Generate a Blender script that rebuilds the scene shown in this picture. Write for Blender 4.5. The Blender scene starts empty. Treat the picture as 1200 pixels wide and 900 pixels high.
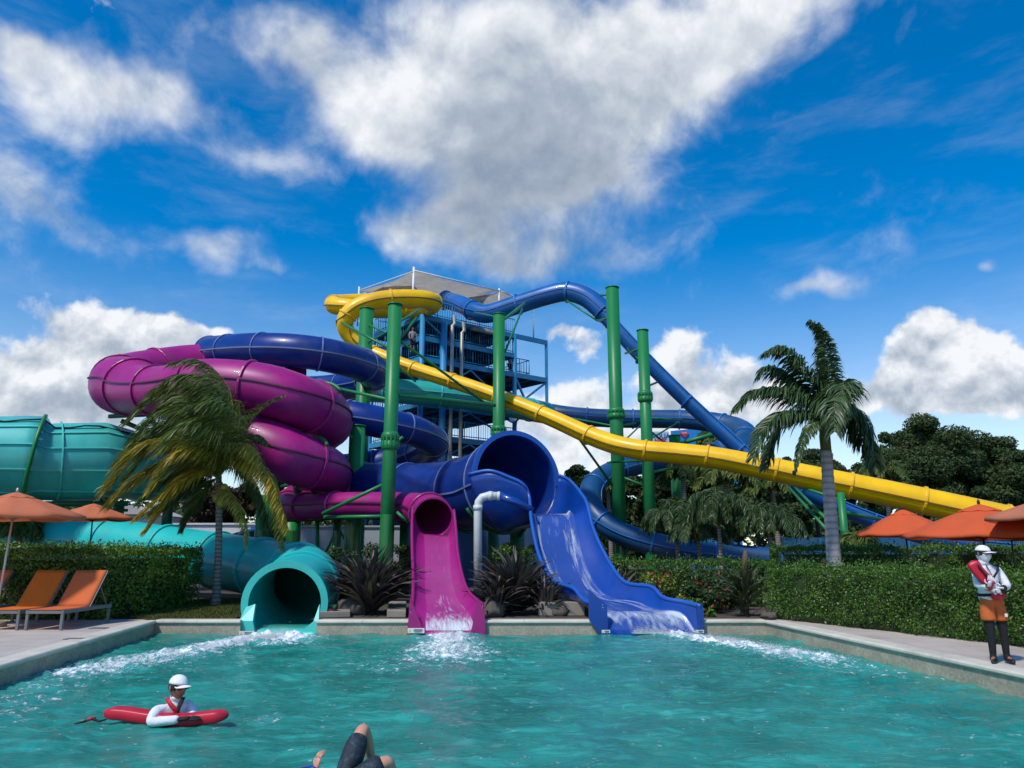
import bpy, bmesh, math, random
import numpy as np
from mathutils import Vector, noise as mnoise
R = random.Random(7)
NR = np.random.default_rng(11)
scene = bpy.context.scene
COL = scene.collection
rad = math.radians

# ------------------------------------------------------------------ camera
F = 870.0                       # focal length in photo pixels (1200 wide)
PITCH = math.atan(195.0 / F)
CP, SP = math.cos(PITCH), math.sin(PITCH)
EYE = Vector((0, 0, 1.95))
cam_d = bpy.data.cameras.new('camera')
cam_d.sensor_fit = 'HORIZONTAL'; cam_d.sensor_width = 36.0
cam_d.lens = F / 1200.0 * 36.0
cam_d.clip_start = 0.1; cam_d.clip_end = 6000
cam = bpy.data.objects.new('camera', cam_d); COL.objects.link(cam)
cam.location = EYE; cam.rotation_euler = (math.pi / 2 + PITCH, 0, 0)
scene.camera = cam

def ray(px, py):
    x = (px - 600.0) / F; u = (450.0 - py) / F
    return Vector((x, CP - u * SP, SP + u * CP))
def at(px, py, Y):
    d = ray(px, py); return EYE + d * (Y / d.y)
def gz(px, py, z):
    d = ray(px, py); return EYE + d * ((z - EYE.z) / d.z)
def gy(Y, z=0.3):               # photo row of a point at depth Y and height z (centre column)
    s = (z - EYE.z) / Y
    t = (s - SP / CP) / (1 + s * SP / CP)
    return 450 - F * t

# ------------------------------------------------------------------ materials
def lin(h):
    h = h.lstrip('#'); o = []
    for i in (0, 2, 4):
        c = int(h[i:i + 2], 16) / 255.0
        o.append(c / 12.92 if c <= 0.04045 else ((c + 0.055) / 1.055) ** 2.4)
    return tuple(o)

def new_mat(name):
    m = bpy.data.materials.new(name); m.use_nodes = True
    nt = m.node_tree
    return m, nt, nt.nodes['Principled BSDF']

def surf(name, col, rough=0.5, var=0.12, scale=3.0, bump=0.0, bscale=40.0, spec=0.5, metal=0.0, coat=0.0, grime=0.0, streak=False):
    """one painted / moulded / woven surface with slight unevenness of tone and gloss"""
    m, nt, b = new_mat(name)
    N, L = nt.nodes, nt.links
    tc = N.new('ShaderNodeTexCoord')
    n1 = N.new('ShaderNodeTexNoise'); n1.inputs['Scale'].default_value = scale; n1.inputs['Detail'].default_value = 6
    if streak:
        mp = N.new('ShaderNodeMapping'); mp.inputs['Scale'].default_value = (1, 1, 0.12)
        L.new(tc.outputs['Object'], mp.inputs['Vector']); L.new(mp.outputs['Vector'], n1.inputs['Vector'])
    else:
        L.new(tc.outputs['Object'], n1.inputs['Vector'])
    mr = N.new('ShaderNodeMapRange')
    mr.inputs[1].default_value = 0.25; mr.inputs[2].default_value = 0.75
    mr.inputs[3].default_value = 1 - var; mr.inputs[4].default_value = 1 + var
    L.new(n1.outputs['Fac'], mr.inputs[0])
    mx = N.new('ShaderNodeMix'); mx.data_type = 'RGBA'; mx.blend_type = 'MULTIPLY'; mx.inputs[0].default_value = 1
    mx.inputs[6].default_value = (*col, 1)
    L.new(mr.outputs[0], mx.inputs[7])
    out = mx.outputs[2]
    if grime > 0:
        n3 = N.new('ShaderNodeTexNoise'); n3.inputs['Scale'].default_value = scale * 0.45; n3.inputs['Detail'].default_value = 9
        n3.inputs['Roughness'].default_value = 0.7
        L.new(tc.outputs['Object'], n3.inputs['Vector'])
        r3 = N.new('ShaderNodeMapRange'); r3.inputs[1].default_value = 0.52; r3.inputs[2].default_value = 0.78
        r3.inputs[3].default_value = 0; r3.inputs[4].default_value = grime
        L.new(n3.outputs['Fac'], r3.inputs[0])
        m3 = N.new('ShaderNodeMix'); m3.data_type = 'RGBA'
        L.new(r3.outputs[0], m3.inputs[0]); L.new(out, m3.inputs[6]); m3.inputs[7].default_value = (0.11, 0.10, 0.085, 1)
        out = m3.outputs[2]
    L.new(out, b.inputs['Base Color'])
    b.inputs['Metallic'].default_value = metal
    b.inputs['Specular IOR Level'].default_value = spec
    b.inputs['Coat Weight'].default_value = coat
    rr = N.new('ShaderNodeMapRange'); rr.inputs[3].default_value = max(0.03, rough - 0.1); rr.inputs[4].default_value = min(1, rough + 0.12)
    L.new(n1.outputs['Fac'], rr.inputs[0]); L.new(rr.outputs[0], b.inputs['Roughness'])
    if bump > 0:
        n2 = N.new('ShaderNodeTexNoise'); n2.inputs['Scale'].default_value = bscale; n2.inputs['Detail'].default_value = 4
        L.new(tc.outputs['Object'], n2.inputs['Vector'])
        bp = N.new('ShaderNodeBump'); bp.inputs['Strength'].default_value = bump; bp.inputs['Distance'].default_value = 0.02
        L.new(n2.outputs['Fac'], bp.inputs['Height']); L.new(bp.outputs['Normal'], b.inputs['Normal'])
    return m

def leafy(name, cols, rough=0.5, trans=0.25, nscale=0.8):
    """leaf: each leaf its own tone, broad drifts of tone through the plant"""
    m, nt, b = new_mat(name); N, L = nt.nodes, nt.links
    g = N.new('ShaderNodeNewGeometry'); tc = N.new('ShaderNodeTexCoord')
    n1 = N.new('ShaderNodeTexNoise'); n1.inputs['Scale'].default_value = nscale; n1.inputs['Detail'].default_value = 3
    L.new(tc.outputs['Object'], n1.inputs['Vector'])
    a = N.new('ShaderNodeMath'); a.operation = 'MULTIPLY_ADD'; a.inputs[1].default_value = 0.6; a.inputs[2].default_value = -0.1
    L.new(g.outputs['Random Per Island'], a.inputs[0])
    s = N.new('ShaderNodeMath'); s.operation = 'MULTIPLY_ADD'; s.inputs[1].default_value = 0.6
    L.new(n1.outputs['Fac'], s.inputs[0]); L.new(a.outputs[0], s.inputs[2])
    cr = N.new('ShaderNodeValToRGB'); e = cr.color_ramp.elements
    k = len(cols)
    e[0].position = 0.1; e[0].color = (*cols[0], 1); e[1].position = 0.85; e[1].color = (*cols[-1], 1)
    for i in range(1, k - 1):
        q = e.new(0.1 + 0.75 * i / (k - 1)); q.color = (*cols[i], 1)
    L.new(s.outputs[0], cr.inputs[0]); L.new(cr.outputs[0], b.inputs['Base Color'])
    b.inputs['Roughness'].default_value = rough; b.inputs['Specular IOR Level'].default_value = 0.35
    tr = N.new('ShaderNodeBsdfTranslucent'); L.new(cr.outputs[0], tr.inputs[0])
    mx = N.new('ShaderNodeMixShader'); mx.inputs[0].default_value = trans
    L.new(b.outputs[0], mx.inputs[1]); L.new(tr.outputs[0], mx.inputs[2])
    L.new(mx.outputs[0], N['Material Output'].inputs['Surface'])
    return m

M = {}
M['pink'] = surf('pink fibreglass', (0.33, 0.012, 0.175), 0.40, 0.17, 1.2, spec=.35, coat=0.03, grime=0.50)
M['pink_lip'] = surf('pink fibreglass flange', (0.30, 0.013, 0.15), 0.35, 0.1, 2)
M['navy'] = surf('dark blue fibreglass', (0.005, 0.030, 0.20), 0.34, 0.20, 1.2, spec=.4, coat=0.03, grime=0.46)
M['navy_lip'] = surf('pale worn flange of the dark blue tube', (0.13, 0.19, 0.40), 0.45, 0.15, 3)
M['royal'] = surf('royal blue fibreglass', (0.002, 0.046, 0.29), 0.32, 0.20, 1.0, coat=0.35, grime=0.25)
M['royal_lip'] = surf('royal blue rim', (0.014, 0.095, 0.42), 0.35, 0.1, 2)  # lighter blue puts the light caught by the lip into the colour
M['sky_blue'] = surf('mid blue fibreglass', (0.007, 0.105, 0.36), 0.32, 0.20, 1.0, coat=0.3, grime=0.39)
M['slate_blue'] = surf('faded blue fibreglass', (0.010, 0.075, 0.20), 0.40, 0.24, 1.0, grime=0.50)
M['sky_lip'] = surf('mid blue flange', (0.02, 0.15, 0.46), 0.4, 0.1, 2)
M['yellow'] = surf('yellow fibreglass', (0.90, 0.52, 0.001), 0.34, 0.14, 1.0, spec=.35, coat=0.1, grime=0.18)
M['yellow_lip'] = surf('yellow flange', (0.84, 0.48, 0.01), 0.35, 0.08, 2)
M['seam_brown'] = surf('dark seam', (0.16, 0.085, 0.01), 0.6, 0.2, 4)
M['pink_seam'] = surf('dark pink seam', (0.09, 0.005, 0.05), 0.5, 0.2, 4)
M['teal'] = surf('teal fibreglass', (0.055, 0.48, 0.42), 0.40, 0.24, 0.9, coat=0.25, grime=0.46, streak=True)
M['teal_lip'] = surf('teal rib', (0.09, 0.55, 0.49), 0.45, 0.1, 2)
M['sea'] = surf('pale sea green fibreglass', (0.03, 0.40, 0.35), 0.32, 0.10, 0.9, grime=0.2)
M['green_low'] = surf('fresher green paint on column foot', (0.008, 0.16, 0.036), 0.34, 0.10, 0.8, coat=.2)
M['aqua'] = surf('bright turquoise fibreglass', (0.010, 0.49, 0.48), 0.42, 0.10, 0.9, coat=0.1, grime=0.32)
M['aqua_lip'] = surf('turquoise mouth rim', (0.06, 0.54, 0.47), 0.35, 0.1, 2, coat=0.2)
M['green'] = surf('green steel paint', (0.013, 0.205, 0.058), 0.42, 0.12, 0.8, spec=0.4, grime=0.3, streak=True)
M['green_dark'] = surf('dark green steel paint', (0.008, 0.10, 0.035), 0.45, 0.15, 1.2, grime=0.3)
M['tower'] = surf('tower blue steel paint', (0.014, 0.21, 0.43), 0.42, 0.12, 1.0, grime=0.25)
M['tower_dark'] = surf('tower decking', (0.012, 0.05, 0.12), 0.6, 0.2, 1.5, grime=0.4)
M['tower_post'] = surf('light blue steel paint', (0.03, 0.24, 0.50), 0.4, 0.1, 1.0)
M['galv'] = surf('galvanised pipe', (0.34, 0.34, 0.33), 0.45, 0.2, 3, metal=0.3, grime=0.3)
M['white_metal'] = surf('white painted steel', (0.75, 0.76, 0.76), 0.4, 0.06, 3)
M['sail'] = surf('grey shade cloth', (0.68, 0.65, 0.60), 0.9, 0.08, 2, bump=0.2, bscale=60)
M['pvc'] = surf('white plastic pipe', (0.62, 0.64, 0.64), 0.4, 0.1, 3, grime=0.3)
M['coping'] = surf('cream stone coping', (0.60, 0.56, 0.46), 0.7, 0.12, 2.2, bump=0.25, bscale=60, grime=0.5)
M['deck'] = surf('pale stone deck', (0.50, 0.435, 0.375), 0.75, 0.14, 0.8, bump=0.2, bscale=50, grime=0.5)
M['soil'] = surf('mulch', (0.075, 0.055, 0.038), 0.95, 0.4, 2.5, bump=0.6, bscale=18)
M['concrete'] = surf('beige concrete', (0.27, 0.235, 0.19), 0.85, 0.2, 1.6, bump=0.3, bscale=40, grime=0.5)
M['rock'] = surf('weathered rock', (0.10, 0.085, 0.07), 0.9, 0.35, 4, bump=0.8, bscale=14, grime=0.5)
M['white_wall'] = surf('white render', (0.66, 0.67, 0.68), 0.85, 0.06, 1.0, bump=0.1, bscale=60, grime=0.2)
M['grey_wall'] = surf('grey boards', (0.32, 0.34, 0.36), 0.8, 0.1, 1.0, grime=0.2)
M['roof'] = surf('pale roof', (0.45, 0.43, 0.40), 0.8, 0.15, 2, grime=0.3)
M['bright_blue'] = surf('bright blue cladding', (0.01, 0.20, 0.55), 0.5, 0.05, 1.0)
M['blue_fence'] = surf('blue boarding', (0.012, 0.10, 0.22), 0.6, 0.15, 0.7, grime=0.25, streak=True)
M['glass_dark'] = surf('dark glass', (0.02, 0.03, 0.035), 0.15, 0.1, 2)
M['orange_cloth'] = surf('orange parasol cloth', (0.82, 0.15, 0.045), 0.85, 0.06, 2, bump=0.15, bscale=90)
M['faded_cloth'] = surf('sun-bleached orange parasol cloth', (0.74, 0.24, 0.11), 0.85, 0.08, 2, bump=0.15, bscale=90)
M['tan_cloth'] = surf('tan parasol cloth', (0.66, 0.23, 0.12), 0.85, 0.08, 2, bump=0.15, bscale=90)
M['mesh_orange'] = surf('orange sling fabric', (0.82, 0.20, 0.012), 0.8, 0.08, 2.5, bump=0.3, bscale=200)
M['mesh_coral'] = surf('coral sling fabric', (0.80, 0.19, 0.05), 0.8, 0.08, 2.5, bump=0.3, bscale=200)
M['alu'] = surf('grey aluminium', (0.16, 0.165, 0.17), 0.5, 0.08, 4, metal=0.1)
M['pole_pale'] = surf('pale aluminium pole', (0.50, 0.49, 0.47), 0.4, 0.08, 4, metal=0.3)
M['black_metal'] = surf('black painted metal', (0.012, 0.012, 0.014), 0.45, 0.1, 3)
M['black'] = surf('black plastic', (0.010, 0.010, 0.012), 0.5, 0.15, 3)
M['red_foam'] = surf('red vinyl foam', (0.52, 0.008, 0.030), 0.42, 0.10, 6)
M['red'] = surf('red webbing', (0.50, 0.012, 0.035), 0.6, 0.10, 6)
M['white_cloth'] = surf('white rash vest', (0.72, 0.73, 0.76), 0.9, 0.10, 9, bump=1.0, bscale=11)
M['white_cap'] = surf('white cap cloth', (0.80, 0.80, 0.80), 0.85, 0.04, 9, bump=0.3, bscale=60)
M['orange_shorts'] = surf('orange shorts cloth', (0.54, 0.115, 0.022), 0.85, 0.1, 8, bump=0.5, bscale=14)
M['black_cloth'] = surf('black stretch cloth', (0.005, 0.0055, 0.008), 0.75, 0.15, 8, bump=0.3, bscale=20)
M['navy_cloth'] = surf('navy cloth', (0.012, 0.02, 0.06), 0.8, 0.15, 8, bump=0.3, bscale=20)
M['skin_tan'] = surf('brown skin', (0.30, 0.135, 0.075), 0.5, 0.1, 10)
M['skin_fair'] = surf('fair sunburnt skin', (0.56, 0.27, 0.18), 0.45, 0.12, 12)
M['hair'] = surf('black hair', (0.012, 0.009, 0.008), 0.5, 0.2, 30)
M['eye'] = surf('eye', (0.05, 0.04, 0.035), 0.2, 0.05, 9)
M['lips'] = surf('lips', (0.30, 0.09, 0.07), 0.5, 0.1, 9)
M['lens'] = surf('dark lenses', (0.006, 0.006, 0.008), 0.12, 0.05, 3)
M['sticker'] = surf('white sticker', (0.72, 0.72, 0.68), 0.5, 0.05, 6)
M['sticker_yellow'] = surf('yellow sticker mark', (0.72, 0.55, 0.03), 0.5, 0.05, 6)
M['sticker_ink'] = surf('grey print', (0.10, 0.10, 0.11), 0.6, 0.1, 6)
M['sign_grey'] = surf('pale sign board', (0.42, 0.52, 0.62), 0.6, 0.05, 3)
M['ink_blue'] = surf('blue lettering', (0.01, 0.10, 0.42), 0.6, 0.05, 3)
M['ink_red'] = surf('red lettering', (0.55, 0.02, 0.03), 0.6, 0.05, 3)
M['ink_white'] = surf('white lettering', (0.8, 0.8, 0.8), 0.6, 0.05, 3)
M['blue_band'] = surf('blue wristband', (0.01, 0.03, 0.30), 0.5, 0.05, 3)
M['bark_palm'] = surf('grey palm bark', (0.27, 0.235, 0.20), 0.9, 0.25, 5, bump=0.7, bscale=22, grime=0.4)
M['bark_royal'] = surf('pale smooth palm bark', (0.38, 0.37, 0.36), 0.85, 0.18, 4, bump=0.4, bscale=16, grime=0.35)
def banded(key, k, sc):
    m = M[key]; nt = m.node_tree; N, L = nt.nodes, nt.links; b = N['Principled BSDF']; t = N.new('ShaderNodeTexCoord'); w = N.new('ShaderNodeTexWave')
    w.bands_direction = 'Z'; w.inputs['Scale'].default_value = sc; w.inputs['Distortion'].default_value = 2.2; w.inputs['Detail'].default_value = 4; w.inputs['Detail Scale'].default_value = 2.5
    L.new(t.outputs['Object'], w.inputs['Vector']); r = N.new('ShaderNodeMapRange'); r.inputs[1].default_value = .05; r.inputs[2].default_value = .55; r.inputs[3].default_value = k; r.inputs[4].default_value = 1.1; L.new(w.outputs['Fac'], r.inputs[0])
    mx = N.new('ShaderNodeMix'); mx.data_type = 'RGBA'; mx.blend_type = 'MULTIPLY'; mx.inputs[0].default_value = 1; L.new(b.inputs['Base Color'].links[0].from_socket, mx.inputs[6]); L.new(r.outputs[0], mx.inputs[7]); L.new(mx.outputs[2], b.inputs['Base Color'])
banded('bark_palm', .45, 2.6); banded('bark_royal', .72, 1.5)
M['crownshaft'] = surf('green crownshaft', (0.10, 0.15, 0.04), 0.5, 0.2, 4)
M['bark'] = surf('tree bark', (0.07, 0.055, 0.04), 0.95, 0.3, 4, bump=0.8, bscale=14)
M['coconut'] = surf('yellow green coconut', (0.36, 0.30, 0.05), 0.5, 0.2, 6)
def thin_cloth(key, k):
    m = M[key]; nt = m.node_tree; N, L = nt.nodes, nt.links; b = N['Principled BSDF']
    tr = N.new('ShaderNodeBsdfTranslucent'); L.new(b.inputs['Base Color'].links[0].from_socket, tr.inputs[0])
    mx = N.new('ShaderNodeMixShader'); mx.inputs[0].default_value = k; L.new(b.outputs[0], mx.inputs[1]); L.new(tr.outputs[0], mx.inputs[2]); L.new(mx.outputs[0], N['Material Output'].inputs['Surface'])
for k_, v_ in (('orange_cloth', .35), ('faded_cloth', .35), ('tan_cloth', .3), ('sail', .75), ('mesh_orange', .3), ('mesh_coral', .3)): thin_cloth(k_, v_)
M['hedge_core'] = surf('dense twigs', (0.020, 0.034, 0.010), 1.0, 0.4, 3)
M['hedge'] = leafy('hedge leaves', [(0.028, 0.070, 0.010), (0.065, 0.150, 0.018), (0.125, 0.215, 0.022), (0.20, 0.26, 0.035)], 0.4, 0.2, 1.1)
M['hedge_dark'] = leafy('dark hedge leaves', [(0.028, 0.075, 0.013), (0.050, 0.130, 0.018), (0.085, 0.18, 0.023), (0.14, 0.22, 0.03)], 0.4, 0.2, 1.1)
M['flower_leaf'] = leafy('variegated bush leaves', [(0.03, 0.07, 0.012), (0.08, 0.14, 0.015), (0.20, 0.21, 0.022), (0.30, 0.25, 0.03)], 0.45, 0.2, 1.3)
M['petal_red'] = leafy('red petals', [(0.40, 0.012, 0.05), (0.55, 0.03, 0.05)], 0.6, 0.2, 2)
M['petal_orange'] = leafy('orange petals', [(0.45, 0.06, 0.02), (0.6, 0.12, 0.04)], 0.6, 0.2, 2)
M['forest'] = leafy('dark tree leaves', [(0.0156, 0.0364, 0.013), (0.0338, 0.0728, 0.0234), (0.065, 0.1092, 0.0338), (0.1144, 0.1495, 0.0468)], 0.75, 0.3, 0.45)
M['forest_brown'] = leafy('dry brown hedge leaves', [(0.020, 0.012, 0.007), (0.045, 0.026, 0.014), (0.075, 0.04, 0.02)], 0.7, 0.15, 0.8)
M['shrub'] = leafy('mid green shrub leaves', [(0.012, 0.034, 0.010), (0.030, 0.070, 0.018), (0.065, 0.11, 0.025)], 0.5, 0.2, 0.9)
M['frond_green'] = leafy('palm leaflets', [(0.035, 0.0688, 0.015), (0.0875, 0.1438, 0.0275), (0.2, 0.2375, 0.0475)], 0.42, 0.25, 0.9)
M['frond_yellow'] = leafy('yellowing palm leaflets', [(0.20, 0.17, 0.02), (0.48, 0.34, 0.03), (0.68, 0.46, 0.045)], 0.5, 0.35, 1.6)
M['frond_mixed'] = leafy('half yellow palm leaflets', [(0.072, 0.102, 0.0192), (0.288, 0.252, 0.0312), (0.624, 0.456, 0.048)], 0.45, 0.25, 1.4)
M['frond_royal'] = leafy('royal palm leaflets', [(0.0168, 0.048, 0.018), (0.0456, 0.096, 0.0324), (0.102, 0.156, 0.0504)], 0.4, 0.2, 0.9)
M['purple_leaf'] = leafy('purple green sword leaves', [(0.020, 0.017, 0.016), (0.055, 0.044, 0.044), (0.12, 0.088, 0.086), (0.10, 0.115, 0.045)], 0.45, 0.12, 1.6)
M['agave_leaf'] = leafy('olive agave leaves', [(0.025, 0.036, 0.014), (0.06, 0.075, 0.03), (0.11, 0.10, 0.045)], 0.45, 0.1, 1.6)
M['grass'] = leafy('short grass', [(0.035, 0.055, 0.010), (0.075, 0.105, 0.016), (0.17, 0.15, 0.035)], 0.7, 0.2, 1.2)
M['wood_stalk'] = surf('frond stalk', (0.16, 0.15, 0.03), 0.6, 0.2, 4)

# ------------------------------------------------------------------ objects
def tag(o, label=None, cat=None, group=None, kind=None):
    if label: o['label'] = label
    if cat: o['category'] = cat
    if group: o['group'] = group
    if kind: o['kind'] = kind
    return o
def empty(name, loc, label=None, cat=None, group=None):
    o = bpy.data.objects.new(name, None); COL.objects.link(o); o.location = loc
    o.empty_display_size = 0.2
    return tag(o, label, cat, group)
def world_off(o):
    v = Vector((0, 0, 0))
    while o is not None:
        v += o.location; o = o.parent
    return v
def link_mesh(name, me, mats, parent=None, loc=None):
    o = bpy.data.objects.new(name, me); COL.objects.link(o)
    if not isinstance(mats, (list, tuple)): mats = [mats]
    for m in mats: me.materials.append(m)
    if parent is not None: o.parent = parent
    if loc is not None: o.location = loc
    return o
def copy_tree(o, parent=None):
    c = o.copy(); COL.objects.link(c)
    if parent is not None: c.parent = parent
    for ch in list(o.children): copy_tree(ch, c)
    return c

class MB:
    """collects shapes in world space; build() links them as ONE mesh"""
    def __init__(s): s.v = []; s.f = []; s.mi = []; s.sm = []
    def add(s, vs, fs, mi=0, smooth=False):
        k = len(s.v); s.v += [tuple(p) for p in vs]
        for f in fs: s.f.append(tuple(i + k for i in f)); s.mi.append(mi); s.sm.append(smooth)
    def box(s, c, size, rot=0.0, mi=0):
        cx, cy, cz = c; a, b, h = size[0] / 2, size[1] / 2, size[2] / 2
        co, si = math.cos(rot), math.sin(rot); vs = []
        for z in (-h, h):
            for x, y in ((-a, -b), (a, -b), (a, b), (-a, b)):
                vs.append((cx + x * co - y * si, cy + x * si + y * co, cz + z))
        s.add(vs, [(0, 3, 2, 1), (4, 5, 6, 7), (0, 1, 5, 4), (1, 2, 6, 5), (2, 3, 7, 6), (3, 0, 4, 7)], mi)
    def bar(s, p, q, w, h=None, mi=0, up=(0, 0, 1)):
        h = w if h is None else h
        p, q = Vector(p), Vector(q); t = (q - p).normalized(); up = Vector(up)
        if abs(t.dot(up)) > 0.97: up = Vector((0, 1, 0))
        sd = t.cross(up).normalized(); u = sd.cross(t).normalized(); vs = []
        for c in (p, q):
            for a, b in ((-1, -1), (1, -1), (1, 1), (-1, 1)):
                vs.append(c + sd * (a * w / 2) + u * (b * h / 2))
        s.add(vs, [(0, 1, 2, 3), (7, 6, 5, 4), (0, 4, 5, 1), (1, 5, 6, 2), (2, 6, 7, 3), (3, 7, 4, 0)], mi)
    def tube(s, pts, radii, n=12, cap=True, mi=0, smooth=True, squash=1.0):
        pts = [Vector(p) for p in pts]
        if not isinstance(radii, (list, tuple)): radii = [radii] * len(pts)
        ref = None; vs = []
        for i, p in enumerate(pts):
            t = (pts[min(i + 1, len(pts) - 1)] - pts[max(i - 1, 0)]).normalized()
            if ref is None:
                ref = Vector((0, 0, 1)) if abs(t.z) < 0.9 else Vector((1, 0, 0))
            sd = t.cross(ref)
            if sd.length < 1e-4: sd = t.cross(Vector((0.3, 1, 0.2)))
            sd.normalize(); u = sd.cross(t).normalized(); ref = u
            for k in range(n):
                a = 2 * math.pi * k / n
                vs.append(p + sd * (math.cos(a) * radii[i]) + u * (math.sin(a) * radii[i] * squash))
        fs = []
        for i in range(len(pts) - 1):
            for k in range(n):
                a, b = i * n + k, i * n + (k + 1) % n
                fs.append((a, b, b + n, a + n))
        s.add(vs, fs, mi, smooth)
        if cap:
            m = len(pts) - 1
            s.add(vs[:n], [tuple(range(n))][::1], mi, False); s.f[-1] = tuple(reversed(s.f[-1]))
            s.add(vs[m * n:], [tuple(range(n))], mi, False)
    def ball(s, c, r, n=10, mi=0):
        c = Vector(c); r = Vector(r) if hasattr(r, '__len__') else Vector((r, r, r)); vs = []; m = n // 2 + 1
        for i in range(m + 1):
            th = math.pi * i / m
            for k in range(n):
                ph = 2 * math.pi * k / n
                vs.append((c.x + r.x * math.sin(th) * math.cos(ph), c.y + r.y * math.sin(th) * math.sin(ph), c.z + r.z * math.cos(th)))
        fs = []
        for i in range(m):
            for k in range(n):
                a, b = i * n + k, i * n + (k + 1) % n
                fs.append((a, a + n, b + n, b))
        s.add(vs, fs, mi, True)
    def grid(s, rows, mi=0, smooth=True, close=False):
        n = len(rows[0]); vs = [p for r in rows for p in r]; fs = []
        for i in range(len(rows) - 1):
            for k in range(n if close else n - 1):
                a, b = i * n + k, i * n + (k + 1) % n
                fs.append((a, b, b + n, a + n))
        s.add(vs, fs, mi, smooth)
    def build(s, name, mats, parent=None, solid=0.0, bevel=0.0, soff=0.0):
        off = world_off(parent) if parent is not None else Vector((0, 0, 0))
        me = bpy.data.meshes.new(name)
        me.from_pydata([(p[0] - off.x, p[1] - off.y, p[2] - off.z) for p in s.v], [], s.f)
        me.polygons.foreach_set('material_index', s.mi); me.polygons.foreach_set('use_smooth', s.sm)
        bm = bmesh.new(); bm.from_mesh(me); bmesh.ops.remove_doubles(bm, verts=bm.verts, dist=1e-5)
        bm.to_mesh(me); bm.free(); me.update()
        o = link_mesh(name, me, mats, parent)
        if solid:
            md = o.modifiers.new('thick', 'SOLIDIFY'); md.thickness = solid; md.offset = soff
        if bevel:
            md = o.modifiers.new('bevel', 'BEVEL'); md.width = bevel; md.segments = 2; md.limit_method = 'ANGLE'
        return o

def np_mesh(name, verts, faces, mats, parent=None, smooth=False):
    """verts (N,3), faces (K,4) as arrays"""
    off = world_off(parent) if parent is not None else Vector((0, 0, 0))
    v = np.asarray(verts, np.float32) - np.array(off, np.float32)
    f = np.asarray(faces, np.int32); k = f.shape[1]
    me = bpy.data.meshes.new(name)
    me.vertices.add(len(v)); me.vertices.foreach_set('co', v.ravel())
    me.loops.add(f.size); me.loops.foreach_set('vertex_index', f.ravel())
    me.polygons.add(len(f)); me.polygons.foreach_set('loop_start', np.arange(0, f.size, k, dtype=np.int32))
    me.polygons.foreach_set('loop_total', np.full(len(f), k, np.int32))
    if smooth: me.polygons.foreach_set('use_smooth', np.ones(len(f), bool))
    me.update(); me.validate()
    return link_mesh(name, me, mats, parent)

def leaf_quads(c, d, n, L, W):
    """rhombic leaves: centres c, long axes d, normals n (all Nx3), lengths L, widths W -> verts, faces"""
    d = d / (np.linalg.norm(d, axis=1, keepdims=True) + 1e-9)
    s = np.cross(d, n); s /= (np.linalg.norm(s, axis=1, keepdims=True) + 1e-9)
    n2 = np.cross(s, d)
    L = np.broadcast_to(np.asarray(L), (len(c),))[:, None]; W = np.broadcast_to(np.asarray(W), (len(c),))[:, None]
    v = np.stack([c - d * L / 2, c + s * W / 2 + n2 * W * .15, c + d * L / 2, c - s * W / 2 + n2 * W * .15], 1).reshape(-1, 3)
    f = np.arange(len(c) * 4, dtype=np.int32).reshape(-1, 4)
    return v, f

def spline(pts, seg=8):
    """Catmull-Rom through points of any dimension"""
    P = np.array([list(p) for p in pts], float); out = []
    for i in range(len(P) - 1):
        p1, p2 = P[i], P[i + 1]
        p0 = P[i - 1] if i > 0 else 2 * p1 - p2
        p3 = P[i + 2] if i + 2 < len(P) else 2 * p2 - p1
        for k in range(seg):
            t = k / seg
            out.append(0.5 * ((2 * p1) + (-p0 + p2) * t + (2 * p0 - 5 * p1 + 4 * p2 - p3) * t * t + (-p0 + 3 * p1 - 3 * p2 + p3) * t ** 3))
    out.append(P[-1]); return np.array(out)
def resample(S, step):
    d = np.r_[0, np.cumsum(np.linalg.norm(np.diff(S[:, :3], axis=0), axis=1))]
    m = max(2, int(d[-1] / step) + 1); q = np.linspace(0, d[-1], m)
    return np.stack([np.interp(q, d, S[:, i]) for i in range(S.shape[1])], 1), d[-1]
def frames(P):
    T = np.gradient(P, axis=0); T /= np.linalg.norm(T, axis=1, keepdims=True)
    S = np.cross(T, np.array([0, 0, 1.0])); S /= np.linalg.norm(S, axis=1, keepdims=True)
    U = np.cross(S, T); return T, S, U
# ------------------------------------------------------------------ light
SUN_EL, SUN_AZ = rad(54), rad(-142)            # azimuth clockwise from +Y
SUN_DIR = Vector((math.sin(SUN_AZ) * math.cos(SUN_EL), math.cos(SUN_AZ) * math.cos(SUN_EL), math.sin(SUN_EL)))
sd_ = bpy.data.lights.new('sun', 'SUN'); sd_.energy = 2.5; sd_.angle = rad(5); sd_.color = (1.0, 0.94, 0.86)
sun = bpy.data.objects.new('sun', sd_); COL.objects.link(sun)
sun.rotation_euler = SUN_DIR.to_track_quat('Z', 'Y').to_euler(); sun.location = (0, 0, 60)

scene.view_settings.view_transform = 'Standard'; scene.view_settings.look = 'None'
scene.view_settings.exposure = 0.45; scene.view_settings.gamma = 1.0
scene.view_settings.use_curve_mapping = False
scene.cycles.use_denoising = True
scene.cycles.max_bounces = 7; scene.cycles.transparent_max_bounces = 6
scene.cycles.caustics_reflective = False; scene.cycles.caustics_refractive = False
scene.cycles.sample_clamp_indirect = 6.0

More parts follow.
